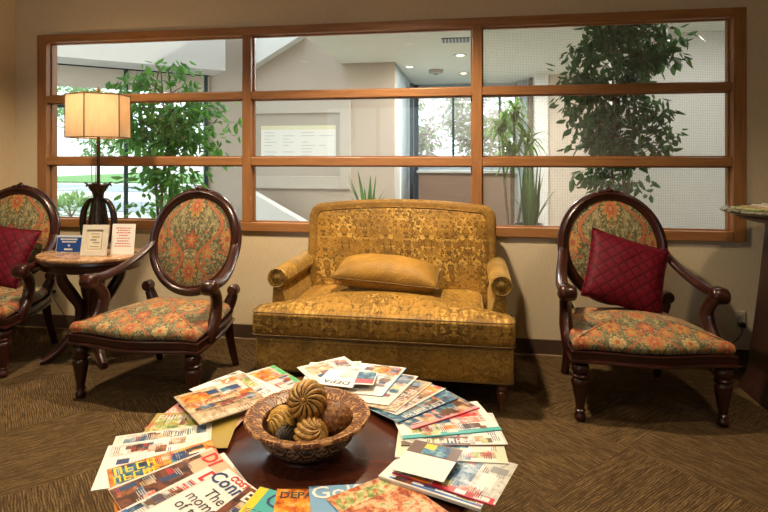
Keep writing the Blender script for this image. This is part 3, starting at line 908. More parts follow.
br = empty('brochure_stack', (1.72, -.56, 1.0305), radians(6), 'low fanned stack of printed brochures on top of the dark pedestal stand', 'brochures')
for k in range(5):
    MB().box(-.30+k*.055, .05+k*.05, -.12, .12, .006*k, .006*k+.0055).build('brochure', ['photo_green', 'photo_beige', 'ink_offwhite', 'photo_pale', 'photo_warm'][k], br, False, .001)

# ------------------------------------------------------------------ coffee table
CX_, CY_, CZ_ = -.45, -2.12, .45
ct = empty('coffee_table', (CX_, CY_, 0))
tag(ct, 'round dark mahogany coffee table covered by a ring of magazines', 'table')
MB().lathe([(.001, .42), (.46, .42), (.485, .424), (.50, .432), (.50, .444), (.492, .45), (.001, .45)], (0, 0, 0), 72).build('table_top', 'mahogany_top', ct)
MB().lathe([(.40, .35), (.405, .355), (.405, .40), (.41, .4195), (.38, .4195)], (0, 0, 0), 64).build('apron', 'mahogany', ct)
MB().lathe([(.08, .10), (.10, .12), (.07, .17), (.055, .22), (.085, .30), (.12, .35), (.15, .4195)], (0, 0, 0), 32).build('pedestal', 'mahogany', ct)
for k in range(4):
    q = radians(45+90*k); d = (cos(q), sin(q))
    l = MB(); l.tube(curve([(d[0]*r, d[1]*r, z) for r, z in ((.05, .13), (.14, .14), (.24, .09), (.33, .03), (.38, .026))], 16), lerps([.035, .035, .03, .024, .024], 16), 10, up=(0, 0, 1), flat=1.0); l.build('leg', 'mahogany', ct)

# bowl
bw = empty('decorative_bowl', (-.467, -2.165, CZ_))
tag(bw, 'carved wide-rimmed wooden bowl in the middle of the coffee table', 'bowl')
def carved(name, deep, lite, mode):
    n = NT(name); x, y, z = n.coords()
    th = x.f('ARCTAN2', y); r = (x*x+y*y).f('SQRT')
    k = (th*(11/6.28318)); kk = k-k.f('FLOOR')
    mx_ = kk.ping(.5)
    if mode == 'rim': rad = r*1.0
    else: rad = z*1.0
    s = n.noise(n.vec(mx_*.085, rad, k.f('FLOOR')*.0), 36, 1, .5, 1.8)
    l = (s-.5).absv().smooth(.02, .10)
    g = n.noise(n.vec(x, y, z), 40, 4, .6)
    c = n.mix(l, lite, deep); c = n.mix(g.smooth(.4, .7)*.5, c, tuple(q*.55 for q in deep))
    n.set('Base Color', c); n.set('Roughness', .38)
    n.bump(1-l, .9, .006)
    return n.m
M['carved_rim'] = carved('carved_bowl_rim', (.15, .05, .018), (.62, .33, .12), 'rim')
M['carved_side'] = carved('carved_bowl_side', (.035, .016, .009), (.38, .26, .14), 'side')
M['bowl_in'] = plain('bowl_inside', (.05, .02, .01), .4, var=.3)
n = 96
b = MB(); b.lathe([(.130, .082), (.132, .090), (.138, .093), (.155, .099), (.172, .106), (.180, .106), (.1825, .101), (.178, .094), (.160, .085), (.137, .076)], (0, 0, 0), n, cap=False); b.build('rim', 'carved_rim', bw)
b = MB(); b.lathe([(.139, .077), (.141, .062), (.133, .042), (.114, .022), (.095, .012)], (0, 0, 0), n, cap=False); b.build('outer_wall', 'carved_side', bw)
b = MB(); b.lathe([(.095, .012), (.090, .010), (.098, .006), (.098, 0), (.001, 0)], (0, 0, 0), 64, cap=False); b.build('foot', 'mahogany', bw)
b = MB(); b.lathe([(.130, .082), (.128, .064), (.118, .042), (.09, .026), (.05, .018), (.001, .016)], (0, 0, 0), 64, cap=False); b.build('inner_wall', 'bowl_in', bw)

M['ball_gold'] = photo('woven_gold_ball', [(.13, .055, .012), (.42, .22, .045), (.60, .37, .09)], 60, .5)
M['ball_yellow'] = photo('woven_yellow_ball', [(.20, .09, .015), (.60, .34, .06), (.75, .50, .12)], 60, .5)
M['ball_rust'] = photo('rough_rust_ball', [(.035, .015, .006), (.20, .075, .02), (.42, .20, .05)], 90, .5)
M['ball_black'] = photo('black_seed_ball', [(.006, .004, .003), (.02, .015, .012), (.07, .05, .035)], 80, .3)
M['groove'] = plain('dark_groove', (.018, .009, .004), .8)
def deco_ball(name, c, r, mat, ribs, label, tilt, twist=.9, amp=.09):
    t = empty(name, c, 0, label, 'decorative ball', 'decorative balls in the bowl')
    m = MB(); nu, nv = 96, 40; vs = []; fs = []
    for j in range(nv+1):
        ph = pi*j/nv
        for i in range(nu):
            th = 2*pi*i/nu
            if ribs: k = abs(sin((th+twist*ph)*ribs/2))**.7; d = (1-amp)+amp*k*sin(ph)**.5 if 0 < j < nv else 1-amp
            else: d = 1+.06*noise.noise(Vector((sin(ph)*cos(th), sin(ph)*sin(th), cos(ph)))*9)+.05*noise.noise(Vector((sin(ph)*cos(th), sin(ph)*sin(th), cos(ph)))*22)
            vs.append((r*d*sin(ph)*cos(th), r*d*sin(ph)*sin(th), r*d*cos(ph)))
    for j in range(nv):
        for i in range(nu):
            l_ = (i+1) % nu; fs.append((j*nu+i, j*nu+l_, (j+1)*nu+l_, (j+1)*nu+i))
    R = Matrix.Rotation(tilt[0], 3, 'X') @ Matrix.Rotation(tilt[1], 3, 'Y')
    m.add([R @ Vector(v) for v in vs], fs); o = m.build('ball_body', mat, t, angle=80)
    if ribs:      # dark cord lying in each groove
        g = MB()
        for q in range(ribs):
            pts = []
            for j in range(3, nv-2, 2):
                ph = pi*j/nv; th = 2*pi*q/ribs-twist*ph
                pts.append(R @ Vector((r*(1-amp+.012)*sin(ph)*cos(th), r*(1-amp+.012)*sin(ph)*sin(th), r*(1-amp+.012)*cos(ph))))
            g.tube(pts, r*.062, 5)
        g.build('groove_cord', 'groove', t)
    e = MB(); e.ball(R @ Vector((0, 0, r*.97)), r*.09, 12, 8); e.build('stem_button', mat, t)
    return t
bx0, by0, bz0 = -.467, -2.165, CZ_
deco_ball('decorative_ball', (bx0-.002, by0+.000, bz0+.140), .060, 'ball_gold', 14, 'brown ribbed woven ball resting on top of the others in the bowl', (radians(64), radians(4)), .45, .15)
deco_ball('decorative_ball', (bx0+.030, by0-.070, bz0+.076), .050, 'ball_gold', 11, 'gold spiral ribbed ball at the front of the bowl', (radians(20), radians(40)), 1.2, .2)
deco_ball('decorative_ball', (bx0-.072, by0-.014, bz0+.078), .047, 'ball_yellow', 11, 'yellow gold ribbed ball at the left side of the bowl', (radians(60), radians(-50)), 1.2, .18)
deco_ball('decorative_ball', (bx0+.074, by0+.020, bz0+.082), .053, 'ball_rust', 0, 'rough rust brown ball at the right side of the bowl', (0, 0))
deco_ball('decorative_ball', (bx0-.040, by0-.072, bz0+.066), .034, 'ball_black', 16, 'small black seed pod ball at the front left of the bowl', (radians(80), radians(20)), .6, .2)

# ------------------------------------------------------------------ magazines
KZ = .0165            # rise per radian of the fanned ring
PH0 = radians(133)
def mag(idx, az, rc, th, cover, label, w=.21, h=.275, t=.0028, slot=None, base='ink_white', top=None, spine=None, busy=True):
    az_, th_ = radians(az), radians(th)
    c = (CX_+rc*cos(az_), CY_+rc*sin(az_)) if not isinstance(rc, tuple) else rc
    yd = (-cos(th_), -sin(th_)); xd = (yd[1], -yd[0])
    step = radians(325/28)
    phs = PH0-step*(idx-(1.35 if idx < 14 else 0))        # nominal azimuth sets the layer
    e = empty('magazine', (c[0], c[1], CZ_), 0, label, 'magazine', 'magazines fanned around the coffee table')
    R = th_-pi/2
    e.rotation_euler = (0, 0, th_+pi/2)
    def zf(x, y):
        X_, Y_ = c[0]+x*xd[0]+y*yd[0]-CX_, c[1]+x*xd[1]+y*yd[1]-CY_
        if top is not None: return top[0]+top[1]*x+top[2]*y
        a = atan2(Y_, X_)
        d = a-phs
        while d > pi: d -= 2*pi
        while d < -pi: d += 2*pi
        return .013-KZ*d
    # local axes: rotation th+pi/2 maps local +x to xd? (checked: xd = (-sin th, cos th))
    def put(x, y, dz): return (x, y, zf(x, y)+dz)
    def sheet_into(b, x0, x1, y0, y1, z0, z1):
        nx = max(1, int((x1-x0)/.03)); ny = max(1, int((y1-y0)/.04))
        vs = []; fs = []
        for dz in (z0, z1):
            for j in range(ny+1):
                for i in range(nx+1):
                    x = x0+(x1-x0)*i/nx; y = y0+(y1-y0)*j/ny; vs.append(put(x, y, dz))
        N = (nx+1)*(ny+1)
        for j in range(ny):
            for i in range(nx):
                a = j*(nx+1)+i; q = (a, a+1, a+nx+2, a+nx+1)
                fs.append(tuple(k+N for k in q)); fs.append(q[::-1])
        rim = [i for i in range(nx+1)]+[(j+1)*(nx+1)-1 for j in range(1, ny+1)]+[ny*(nx+1)+i for i in range(nx-1, -1, -1)]+[j*(nx+1) for j in range(ny-1, 0, -1)]
        for k in range(len(rim)):
            a, b_ = rim[k], rim[(k+1) % len(rim)]; fs.append((a, b_, b_+N, a+N))
        b.add(vs, fs)
    def sheet(x0, x1, y0, y1, z0, z1, nm, mat, par):
        b = MB(); sheet_into(b, x0, x1, y0, y1, z0, z1); return b.build(nm, mat, par, False)
    sheet(-w/2+.001, w/2-.001, -h/2+.001, h/2-.001, 0, t-.0004, 'pages', 'pages', e)
    cv = sheet(-w/2, w/2, -h/2, h/2, t-.0004, t, 'cover', base, e)
    if spine: sheet(-w/2-.0006, -w/2+.004, -h/2, h/2, 0, t+.0001, 'spine', spine, e)
    mats = []; pr = MB(); lift = t+.00008
    def blk(x0, y0, x1, y1, m):
        nonlocal lift
        if m not in mats: mats.append(m)
        pr.cur = mats.index(m)
        sheet_into(pr, max(-.497, x0)*w, min(.497, x1)*w, max(-.497, y0)*h, min(.497, y1)*h, t-.0001, lift); lift += .000012
    def glyphs(x, y, n, size, m, rot, seed):
        rg = random.Random(seed); ca, sa = cos(radians(rot)), sin(radians(rot))
        if m not in mats: mats.append(m)
        pr.cur = mats.index(m); vs = []; fs = []
        for k in range(n):
            u0 = (k-n/2)*size*.78; W_ = size*.56; T_ = size*.15; kind = rg.randrange(5)
            bars = [(0, 0, T_, size)]
            if kind in (0, 1): bars += [(W_-T_, 0, W_, size)]
            if kind in (0, 2, 3): bars += [(T_, size-T_, W_-(T_ if kind == 0 else 0), size)]
            if kind in (1, 3, 4): bars += [(T_, size*.43, W_-(T_ if kind == 1 else 0), size*.43+T_)]
            if kind in (2, 4): bars += [(T_, 0, W_, T_)]
            for (a, b_, c_, d_) in bars:
                o = len(vs)
                for (p, q) in ((a, b_), (c_, b_), (c_, d_), (a, d_)):
                    p += u0; q -= size/2; vs.append(put(x*w+p*ca-q*sa, y*h+p*sa+q*ca, lift+.00002))
                fs.append((o, o+1, o+2, o+3))
        pr.add(vs, fs)
    rg = random.Random(hash_s(label)); texts = []
    for it in cover:
        if it[0] == 'r': blk(*it[1:])
    if busy:
        pal = busy if isinstance(busy, (list, tuple)) else ['photo_warm', 'photo_cool', 'photo_dark', 'photo_beige', 'photo_bluedark', 'ink_offwhite', 'ink_brown', 'photo_green', 'ink_navy', 'photo_pinkf']
        for k in range(9):
            x0 = rg.uniform(-.48, .3) if k > 4 else rg.uniform(-.48, -.36); y0 = rg.uniform(-.46, .2); m = rg.choice(pal)
            blk(x0, y0, x0+rg.uniform(.08, .2), y0+rg.uniform(.05, .2), m)
        for k in range(16):
            x0 = rg.uniform(-.47, .2) if k > 8 else rg.uniform(-.47, -.36); y0 = rg.uniform(-.46, .30); m = rg.choice(['ink_grey', 'ink_lightgrey', 'ink_brown', 'ink_red', 'ink_navy'])
            for q in range(rg.randrange(2, 5)): blk(x0, y0-q*.02, x0+rg.uniform(.08, .2), y0-q*.02+.007, m)
    for it in cover:
        if it[0] == 'b': glyphs(*it[1:], seed=hash_s(label))
    if mats: pr.build('printed_artwork', list(mats), cv, False)
    for it in cover:
        if it[0] == 't':
            _, s_, x, y, size, m = it[:6]; rot = it[6] if len(it) > 6 else 0; bold = it[7] if len(it) > 7 else 0
            vs, fs = text_mesh(s_, size, bold); ca, sa = cos(radians(rot)), sin(radians(rot))
            mb = MB(); mb.add([put(x*w+(vx*ca-vy*sa), y*h+(vx*sa+vy*ca), t+.0009) for vx, vy, _z in vs], fs)
            mb.build('title' if size > .025 else 'headline', m, cv, False)
    return e
def hash_s(q):
    v = 7
    for c in q: v = (v*31+ord(c)) % 1000003
    return v
def lorem(x, y, n, m='ink_grey', ww=.3, seed=0, gap=.03):
    rnd = random.Random(seed); out = []
    for k in range(n):
        out.append(('r', x, y-k*gap, x+ww*rnd.uniform(.6, 1), y-k*gap+gap*.35, m))
    return out

MG = []
def A(*a, **k): MG.append((a, k))
A(0, 0, (-.830, -1.855), 148, [('r', -.5, -.5, .5, .5, 'ink_white'), ('r', -.42, -.40, .0, -.1, 'photo_fire'), ('r', -.45, -.08, -.1, -.06, 'ink_black'), ('r', -.45, .1, .3, .14, 'ink_lightgrey'), ('b', 0, .36, 6, .03, 'ink_grey', 0)], 'white magazine with a yellow flower picture, beside the tan building magazine at the back left')
A(1, 0, (-0.740, -1.790), 139, [('r', -.5, -.5, .5, .5, 'ink_lightgrey'), ('r', -.5, -.5, -.40, .5, 'ink_green'), ('r', -.36, -.45, .2, -.05, 'photo_fire'), ('r', -.3, .1, .4, .25, 'photo_pale')], 'magazine with a bright green spine stripe behind the bowl')
A(2, 0, (-0.510, -1.667), 129, [('r', -.5, -.5, .5, .5, 'ink_offwhite'), ('r', -.42, -.42, -.1, .1, 'photo_pale'), ('r', -.08, -.42, .4, -.1, 'photo_beige'), ('r', -.4, .15, .4, .2, 'ink_grey')], 'off-white magazine with map-like pictures, rearmost behind the bowl')
A(3, 99, .44, 98, [('r', -.5, -.5, .5, .5, 'ink_white'), ('r', -.48, -.46, -.05, -.2, 'photo_pinkf'), ('r', -.4, -.1, .4, .0, 'ink_peach')], 'white magazine with an orange-red corner picture behind the upside-down booklet')
A(4, 0, (-0.374, -1.695), 79, [('r', -.46, -.46, .1, -.2, 'photo_fire'), ('r', -.44, -.15, .2, -.12, 'ink_grey'), ('r', -.44, -.05, .2, -.02, 'ink_lightgrey')], 'white magazine with a yellow and orange picture, behind the right rim of the bowl', spine='ink_skyblue')
A(5, 0, (-0.331, -1.755), 74, [('r', -.46, -.46, .1, -.2, 'photo_cool'), ('r', -.46, -.18, .1, .1, 'photo_pale')], 'thin pale magazine with a blue photograph next clockwise from the yellow-picture one', base='ink_offwhite', spine='ink_white')
A(6, 0, (-0.285, -1.788), 68, [('r', -.5, -.5, .5, .5, 'photo_beige'), ('b', -.36, .15, 7, .032, 'ink_offwhite', 90), ('r', -.42, -.42, .1, -.3, 'ink_tan')], 'beige patterned magazine in the fan right of the bowl, beside a thin blue one', base='ink_tan', spine='ink_offwhite')
A(7, 0, (-0.247, -1.800), 58, [('r', -.5, -.5, .5, .5, 'ink_lightgrey'), ('r', -.45, -.45, .0, -.1, 'photo_fire'), ('r', -.45, 0, .1, .3, 'photo_pinkf')], 'grey magazine with an orange picture in the right rear of the fan', spine='ink_offwhite')
A(8, 0, (-0.208, -1.846), 49, [('r', -.5, -.5, .5, .5, 'photo_bluedark'), ('r', -.38, -.3, -.1, .0, 'photo_fire'), ('b', -.42, .05, 9, .026, 'ink_white', 90)], 'dark blue and teal magazine in the right rear of the fan', spine='ink_navy')
A(9, 0, (-0.138, -1.882), 42, [('r', -.5, -.5, .5, .5, 'photo_bluedark'), ('r', -.5, -.5, -.40, .5, 'ink_pink'), ('r', -.38, -.48, .1, -.3, 'photo_warm'), ('r', -.38, .0, -.1, .45, 'photo_pinkf')], 'dark floral magazine with a pink edge at the right rear', spine='ink_crimson')
A(10, 0, (-0.084, -1.961), 20, [('r', -.5, -.5, -.40, .5, 'ink_teal'), ('r', -.38, -.25, .05, .30, 'photo_pale'), ('r', -.2, -.42, .35, -.05, 'photo_pinkf'), ('r', -.36, .10, -.1, .38, 'photo_green'), ('r', .0, -.38, .12, .1, 'ink_red'), ('r', -.34, -.1, -.22, .05, 'ink_orange')], 'white magazine with a teal edge and red pattern, right of the table centre', spine='ink_teal', h=.31)
A(11, 0, (-0.060, -2.017), 10, [('r', -.5, -.5, .5, .5, 'photo_pale'), ('r', -.48, -.15, -.25, .5, 'ink_brown'), ('b', -.38, .10, 7, .028, 'ink_offwhite', 90), ('r', -.48, -.48, -.1, -.2, 'ink_white')], 'magazine with a brown lettered strip, just nearer than the teal-edged one', spine='ink_brown', h=.31)
A(12, 0, (-0.057, -2.095), 4, [('r', -.5, -.5, .5, .5, 'ink_palegreen'), ('r', -.45, -.40, -.1, -.15, 'ink_white'), ('r', -.45, -.1, 0, .3, 'photo_green')]+lorem(-.42, .35, 5, 'ink_grey', .3, 3), 'pale green printed magazine above the red-bannered magazine at the right', spine='ink_offwhite', h=.31)
A(13, 0, (-0.035, -2.235), -20, [('r', -.5, -.5, .5, .5, 'photo_pale'), ('r', -.5, -.48, -.38, .10, 'ink_red'), ('r', -.48, -.44, -.40, -.30, 'ink_white'), ('r', -.48, -.22, -.40, -.12, 'ink_white'), ('r', -.35, -.2, .3, .3, 'photo_cool'), ('r', -.3, -.40, .1, -.25, 'ink_white'), ('r', .15, -.46, .3, -.30, 'ink_grey'), ('r', -.5, .12, -.38, .3, 'ink_orange')], 'magazine with a red and white banner and grey photographs, under the brochure at the right', t=.0031, spine='ink_crimson')
A(14, 0, (-0.070, -2.250), -19, [('r', -.5, -.5, .5, .5, 'ink_white'), ('r', -.47, -.5, -.43, .4, 'ink_blue'), ('r', -.40, -.5, -.2, .3, 'photo_cool'), ('r', -.47, .28, -.2, .33, 'ink_grey')], 'thick white magazine with a blue stripe along its edge, front right', t=.0075, spine='ink_offwhite')
A(15, 0, (-0.173, -2.435), -43, [('r', -.5, -.5, .5, .5, 'photo_food'), ('r', -.45, .28, .3, .43, 'photo_green')], 'magazine with a large close-up of roasted food at the front of the table', busy=False, base='ink_offwhite')
A(16, 0, (-0.254, -2.471), -70, [('r', -.5, -.5, .5, .5, 'ink_skyblue'), ('t', 'Golf', -.20, .39, .068, 'ink_white', 0, .0008), ('r', -.1, -.4, .4, .2, 'photo_cool')], 'sky blue magazine with white title, left of the roasted food magazine', busy=False, base='ink_skyblue')
A(17, 0, (-0.339, -2.509), -76, [('r', -.5, -.5, .5, .5, 'photo_fire'), ('t', 'DEPARTURES', .02, .405, .034, 'ink_black', 0, .0006)], 'orange magazine with a black title at the front of the table', busy=False, base='ink_orange')
A(18, 0, (-0.435, -2.548), -98, [('r', -.5, -.5, .5, .5, 'ink_teal'), ('r', -.5, -.5, -.38, .5, 'ink_yellow'), ('t', 'C', -.20, .36, .075, 'ink_navy'), ('r', -.3, -.4, .3, .2, 'photo_cool')], 'teal magazine with a yellow spine strip left of the orange one', base='ink_teal')
A(19, 0, (-0.498, -2.565), -110, [('r', -.5, -.5, .5, .5, 'photo_dark'), ('t', 'EX', -.28, .38, .052, 'ink_white', 0, .001)], 'dark grey magazine corner showing two white letters, beside the yellow spine strip', base='ink_grey')
A(23, 0, (-0.700, -2.430), -133, [('r', -.5, -.5, .5, .5, 'ink_white'), ('t', 'C', -.10, .36, .06, 'ink_black')], 'plain white magazine curving along the front left edge of the bare table top', busy=False)
A(20, 0, (-0.600, -2.520), -121, [('t', 'Connection', .02, .357, .056, 'ink_navy', 0, .0010), ('t', 'COSTCO', -.12, .445, .026, 'ink_red', 0, .0009), ('t', 'The', -.18, .18, .044, 'ink_black'), ('t', 'moment', -.12, .06, .044, 'ink_black'), ('t', 'of truth', -.12, -.06, .044, 'ink_black'), ('r', .12, -.2, .4, .2, 'photo_warm'), ('r', .2, -.5, .5, .1, 'photo_dark')], 'white magazine with a navy title under red lettering and a black headline, front left', spine='ink_offwhite', w=.25, h=.28, busy=False)
A(21, 0, (-0.672, -2.507), -121, [('r', -.46, -.2, -.1, .22, 'photo_pale'), ('r', -.05, -.4, .2, .2, 'photo_fire'), ('t', 'D.', -.26, .40, .060, 'ink_red', 0, .0015), ('r', -.48, -.45, -.35, -.3, 'ink_blue')]+lorem(-.42, .25, 4, 'ink_red', .3, 4, .06)+lorem(-.42, .0, 4, 'ink_grey', .3, 5, .06), 'white magazine with a red initial and orange figures, left of the navy-titled one', spine='ink_offwhite')
A(22, 0, (-0.727, -2.420), -128, [('r', -.5, -.5, .5, .18, 'photo_dark'), ('r', -.5, .18, .5, .5, 'ink_peach'), ('t', 'DI', -.24, .40, .058, 'ink_red', 0, .0015), ('r', -.46, -.48, -.25, -.25, 'photo_warm'), ('r', -.5, -.5, -.46, .5, 'ink_offwhite')], 'magazine with a dark brown picture and peach heading at the far left', base='ink_peach', t=.0031)
A(24, 0, (-0.784, -2.370), -139, [('r', -.5, -.5, .5, .5, 'photo_fire'), ('r', -.45, .22, .1, .40, 'ink_black'), ('t', 'N', -.24, .31, .06, 'ink_white', 0, .002), ('r', -.48, -.46, -.1, -.20, 'photo_bluedark'), ('b', -.38, -.25, 4, .035, 'ink_yellow', 90), ('b', -.2, -.25, 5, .03, 'ink_yellow', 90)], 'orange picture magazine with yellow lettering at the left of the ring', base='ink_brown')
A(25, 0, (-0.862, -2.310), -155, [('r', -.5, -.5, .5, .5, 'ink_white'), ('r', -.46, -.46, -.2, -.05, 'photo_pale'), ('r', -.4, .2, .2, .45, 'ink_offwhite')]+lorem(-.15, -.1, 8, 'ink_lightgrey', .5, 8), 'white magazine with small grey text under the orange picture one at the left', base='ink_offwhite')
A(26, 0, (-0.877, -2.255), -155, [('r', -.5, -.5, .5, .5, 'ink_offwhite'), ('r', -.46, -.46, -.05, -.1, 'photo_pale'), ('r', -.38, -.40, -.25, -.1, 'photo_cool'), ('t', 'The', -.36, .13, .03, 'ink_black', 90), ('t', 'Vis', -.24, .13, .03, 'ink_black', 90), ('r', -.48, .22, .1, .30, 'ink_palegreen'), ('r', -.46, .34, .0, .44, 'photo_cool')], 'pale magazine with two words in grey serif type at the left of the ring', base='ink_offwhite', t=.0031)
A(27, 0, (-0.850, -2.140), -168, [('r', -.5, -.5, .5, .5, 'ink_mustard'), ('b', -.36, -.22, 6, .026, 'ink_offwhite', 90), ('r', -.3, -.45, .1, .0, 'photo_green')], 'mustard yellow magazine peeking out under the tan building magazine', base='ink_mustard')
A(28, 0, (-0.850, -2.060), 175, [('r', -.5, -.5, .5, .5, 'photo_pinkf'), ('r', -.48, -.45, -.2, -.1, 'ink_navy')], 'red and navy magazine mostly hidden beneath the tan building magazine', base='ink_crimson')
for a, k in MG: mag(*a, **k)
# loose ones lying on top of the ring
mag(0, 0, (-.825, -1.981), 137, [('r', -.5, -.5, .5, .5, 'photo_beige'), ('r', -.47, -.48, -.1, -.12, 'ink_offwhite'), ('r', -.47, -.10, .45, .02, 'photo_fire'), ('r', -.45, .05, .4, .14, 'photo_warm'),
    ('r', .05, -.42, .45, -.14, 'photo_fire'), ('b', .05, -.02, 9, .022, 'ink_offwhite', 0), ('b', .0, .20, 10, .016, 'ink_brown', 0), ('b', .0, .42, 9, .026, 'ink_offwhite', 0)],
    'tan magazine with furniture-like bands and cream title, lying on top at the back left', w=.235, h=.255, t=.004, top=(.034, -.012, .02), base='ink_tan')
mag(0, 0, (-.11, -2.23), -107, [('r', -.5, .5-.40, .5, .5, 'ink_brown'), ('r', -.22, .13, .30, .46, 'photo_bluedark'), ('r', -.22, .30, .0, .46, 'ink_yellow')], 'white brochure with brown header and small landscape picture lying on the right-hand magazines', w=.145, h=.165, t=.002, top=(.034, .02, .0), busy=False)
mag(0, 93, .375, 84, [('r', -.5, .0, .5, .5, 'ink_white'), ('r', -.45, -.45, .1, -.02, 'photo_pale'), ('t', 'DEPA', .0, .28, .042, 'ink_black', 0, .0008)], 'small white booklet with grey capital title upside down behind the bowl', w=.14, h=.15, t=.003, top=(.036, 0, .02), busy=False)
mag(0, 79, .385, 92, [('r', -.45, -.45, .45, .1, 'photo_bluedark'), ('r', -.45, .1, .45, .42, 'ink_red')], 'postcard with a dark picture and red band leaning on the small white booklet', w=.075, h=.125, t=.0015, top=(.042, 0, .02), busy=False)

# ------------------------------------------------------------------ lobby beyond the window
HC = 2.60
box('floor_lobby', 'stone', -7.6, 3.2, .12, 8.2, -.06, 0, kind='structure')
box('wall_lobby_back', 'lobby_wall', -3.72, -1.0, 3.55, 3.70, 0, 4.2, kind='structure')
box('wall_lobby_hall', 'blue_jamb', -1.10, -1.0, 3.70, 5.9, 0, HC, kind='structure')
box('wall_lobby_right', 'lobby_light', 3.1, 3.2, .12, 8.2, 0, HC, kind='structure')
# ceiling of the lobby, ends at the atrium
box('ceiling_lobby', 'lobby_ceiling', -1.74, 3.2, .12, 8.2, HC, HC+.35, kind='structure')
box('ceiling_atrium', 'soffit', -7.6, -1.74, .12, .45, 4.2, 4.4, kind='structure')
box('wall_atrium_front', 'lobby_light', -7.6, 3.2, .121, .2, ZC+.12, 4.4, kind='structure')
box('wall_atrium_side', 'lobby_light', -1.74, -1.64, .2, 3.55, HC+.35, 4.4, kind='structure')
box('wall_lobby_left', 'lobby_light', -7.6, -7.5, .12, 1.0, 0, 4.4, kind='structure')
# white wedges shaped like sunlit patches, standing in for sunlight on the lobby wall
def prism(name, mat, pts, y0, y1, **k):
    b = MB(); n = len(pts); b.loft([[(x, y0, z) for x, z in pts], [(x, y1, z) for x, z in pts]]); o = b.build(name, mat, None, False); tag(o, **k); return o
prism('trim_sun_patch_high', 'white_paint', [(-3.1, 2.48), (-2.25, 2.965), (-2.25, 3.3), (-3.1, 3.3)], 3.36, 3.549, kind='structure')
prism('trim_sun_patch_low', 'white_paint', [(-2.96, 0), (-1.55, 0), (-1.55, .14), (-2.96, .90)], 3.10, 3.30, kind='structure')
# beige partition with white end column at the right
box('wall_partition', 'lobby_light', 1.20, 3.1, 5.0, 5.12, 0, HC, kind='structure')
box('trim_column', 'white_paint', 1.01, 1.20, 4.94, 5.18, 0, HC, kind='structure')
box('trim_column_slim', 'brown_panel', .965, 1.008, 5.3, 5.5, 0, HC, kind='structure')
box('wall_hall_side', 'blue_jamb', .80, .95, 5.6, 5.9, 0, HC, kind='structure')
# partition nearer on the right side
box('wall_alcove', 'white_paint', 1.55, 3.1, 2.3, 2.42, 0, 2.6, kind='structure')
box('trim_alcove_post', 'white_paint', 1.49, 1.55, 2.27, 2.45, 0, 2.6, kind='structure')

# far hall window
fw = empty('window_2', (0, 5.9, 0), kind='structure')
for nm, a, m in (('frame_jamb', (-.995, -.90, 0, .1, 0, 2.6), 'dark_jamb'), ('frame_mullion', (-.305, -.265, .02, .08, 1.15, 2.56), 'frame_dark'), ('frame_head', (-.90, .80, 0, .1, 2.53, 2.6), 'blue_jamb'),
                 ('frame_sill', (-.90, .80, -.05, .1, 1.09, 1.14), 'blue_jamb'), ('frame_mullion', (.50, .54, .02, .08, 1.15, 2.56), 'frame_dark'), ('pane', (-.90, .80, .045, .055, 1.14, 2.53), 'glass')):
    MB().box(*a).build(nm, m, fw, False)
box('wall_far_dado', 'lobby_wall', -1.0, .80, 5.95, 6.05, 0, 1.09, kind='structure')
# door frame of the hall
dfm = empty('door_1', (-.95, 3.75, 0), kind='structure')
MB().box(-.05, .0, .0, .12, 0, 2.15).build('door_frame', 'white_paint', dfm, False)
MB().box(0, .06, 1.2, 1.3, 0, 2.5).build('door_edge', 'dark_jamb', dfm, False)
rd = empty('reception_counter', (-.2, 4.6, 0), 0, 'long brown counter standing under the far hall window', 'counter')
MB().box(-.55, .85, -.25, .25, 0, 1.08).build('counter_body', 'brown_panel', rd, False)
MB().box(-.58, .88, -.28, .28, 1.08, 1.115).build('counter_top', plain('grey_laminate', (.35, .36, .36), .35), rd, False)

# display board
db = empty('framed_board', (-2.37, 3.52, 1.48), 0, 'large framed directory board with a white printed sheet on the taupe lobby wall', 'framed board')
for a in ((-.765, -.645, -.02, .03, -.605, .605), (.62, .765, -.02, .03, -.605, .605), (-.645, .62, -.02, .03, .44, .605), (-.645, .62, -.02, .03, -.605, -.43)):
    MB().box(*a).build('frame_rail', 'board', db, False, .004)
MB().box(-.645, .62, .012, .028, -.43, .44).build('mat', 'mat_board', db, False)
dcm = MB().box(-.52, .555, .006, .0118, -.255, .27).build('printed_sheet', 'paper', db, False)
MB().box(-.52, .555, .005, .006, .215, .27).build('sheet_header', plain('sheet_cream', (.72, .70, .48), .7), dcm, False)
ln = MB(); rnd = random.Random(3)
for c0 in (-.47, -.20, .07, .32):
    for k in range(9):
        if rnd.random() < .8: ln.box(c0, c0+rnd.uniform(.08, .2), .0052, .006, .17-k*.045, .178-k*.045)
ln.build('printed_lines', 'ink_lightgrey', dcm, False)

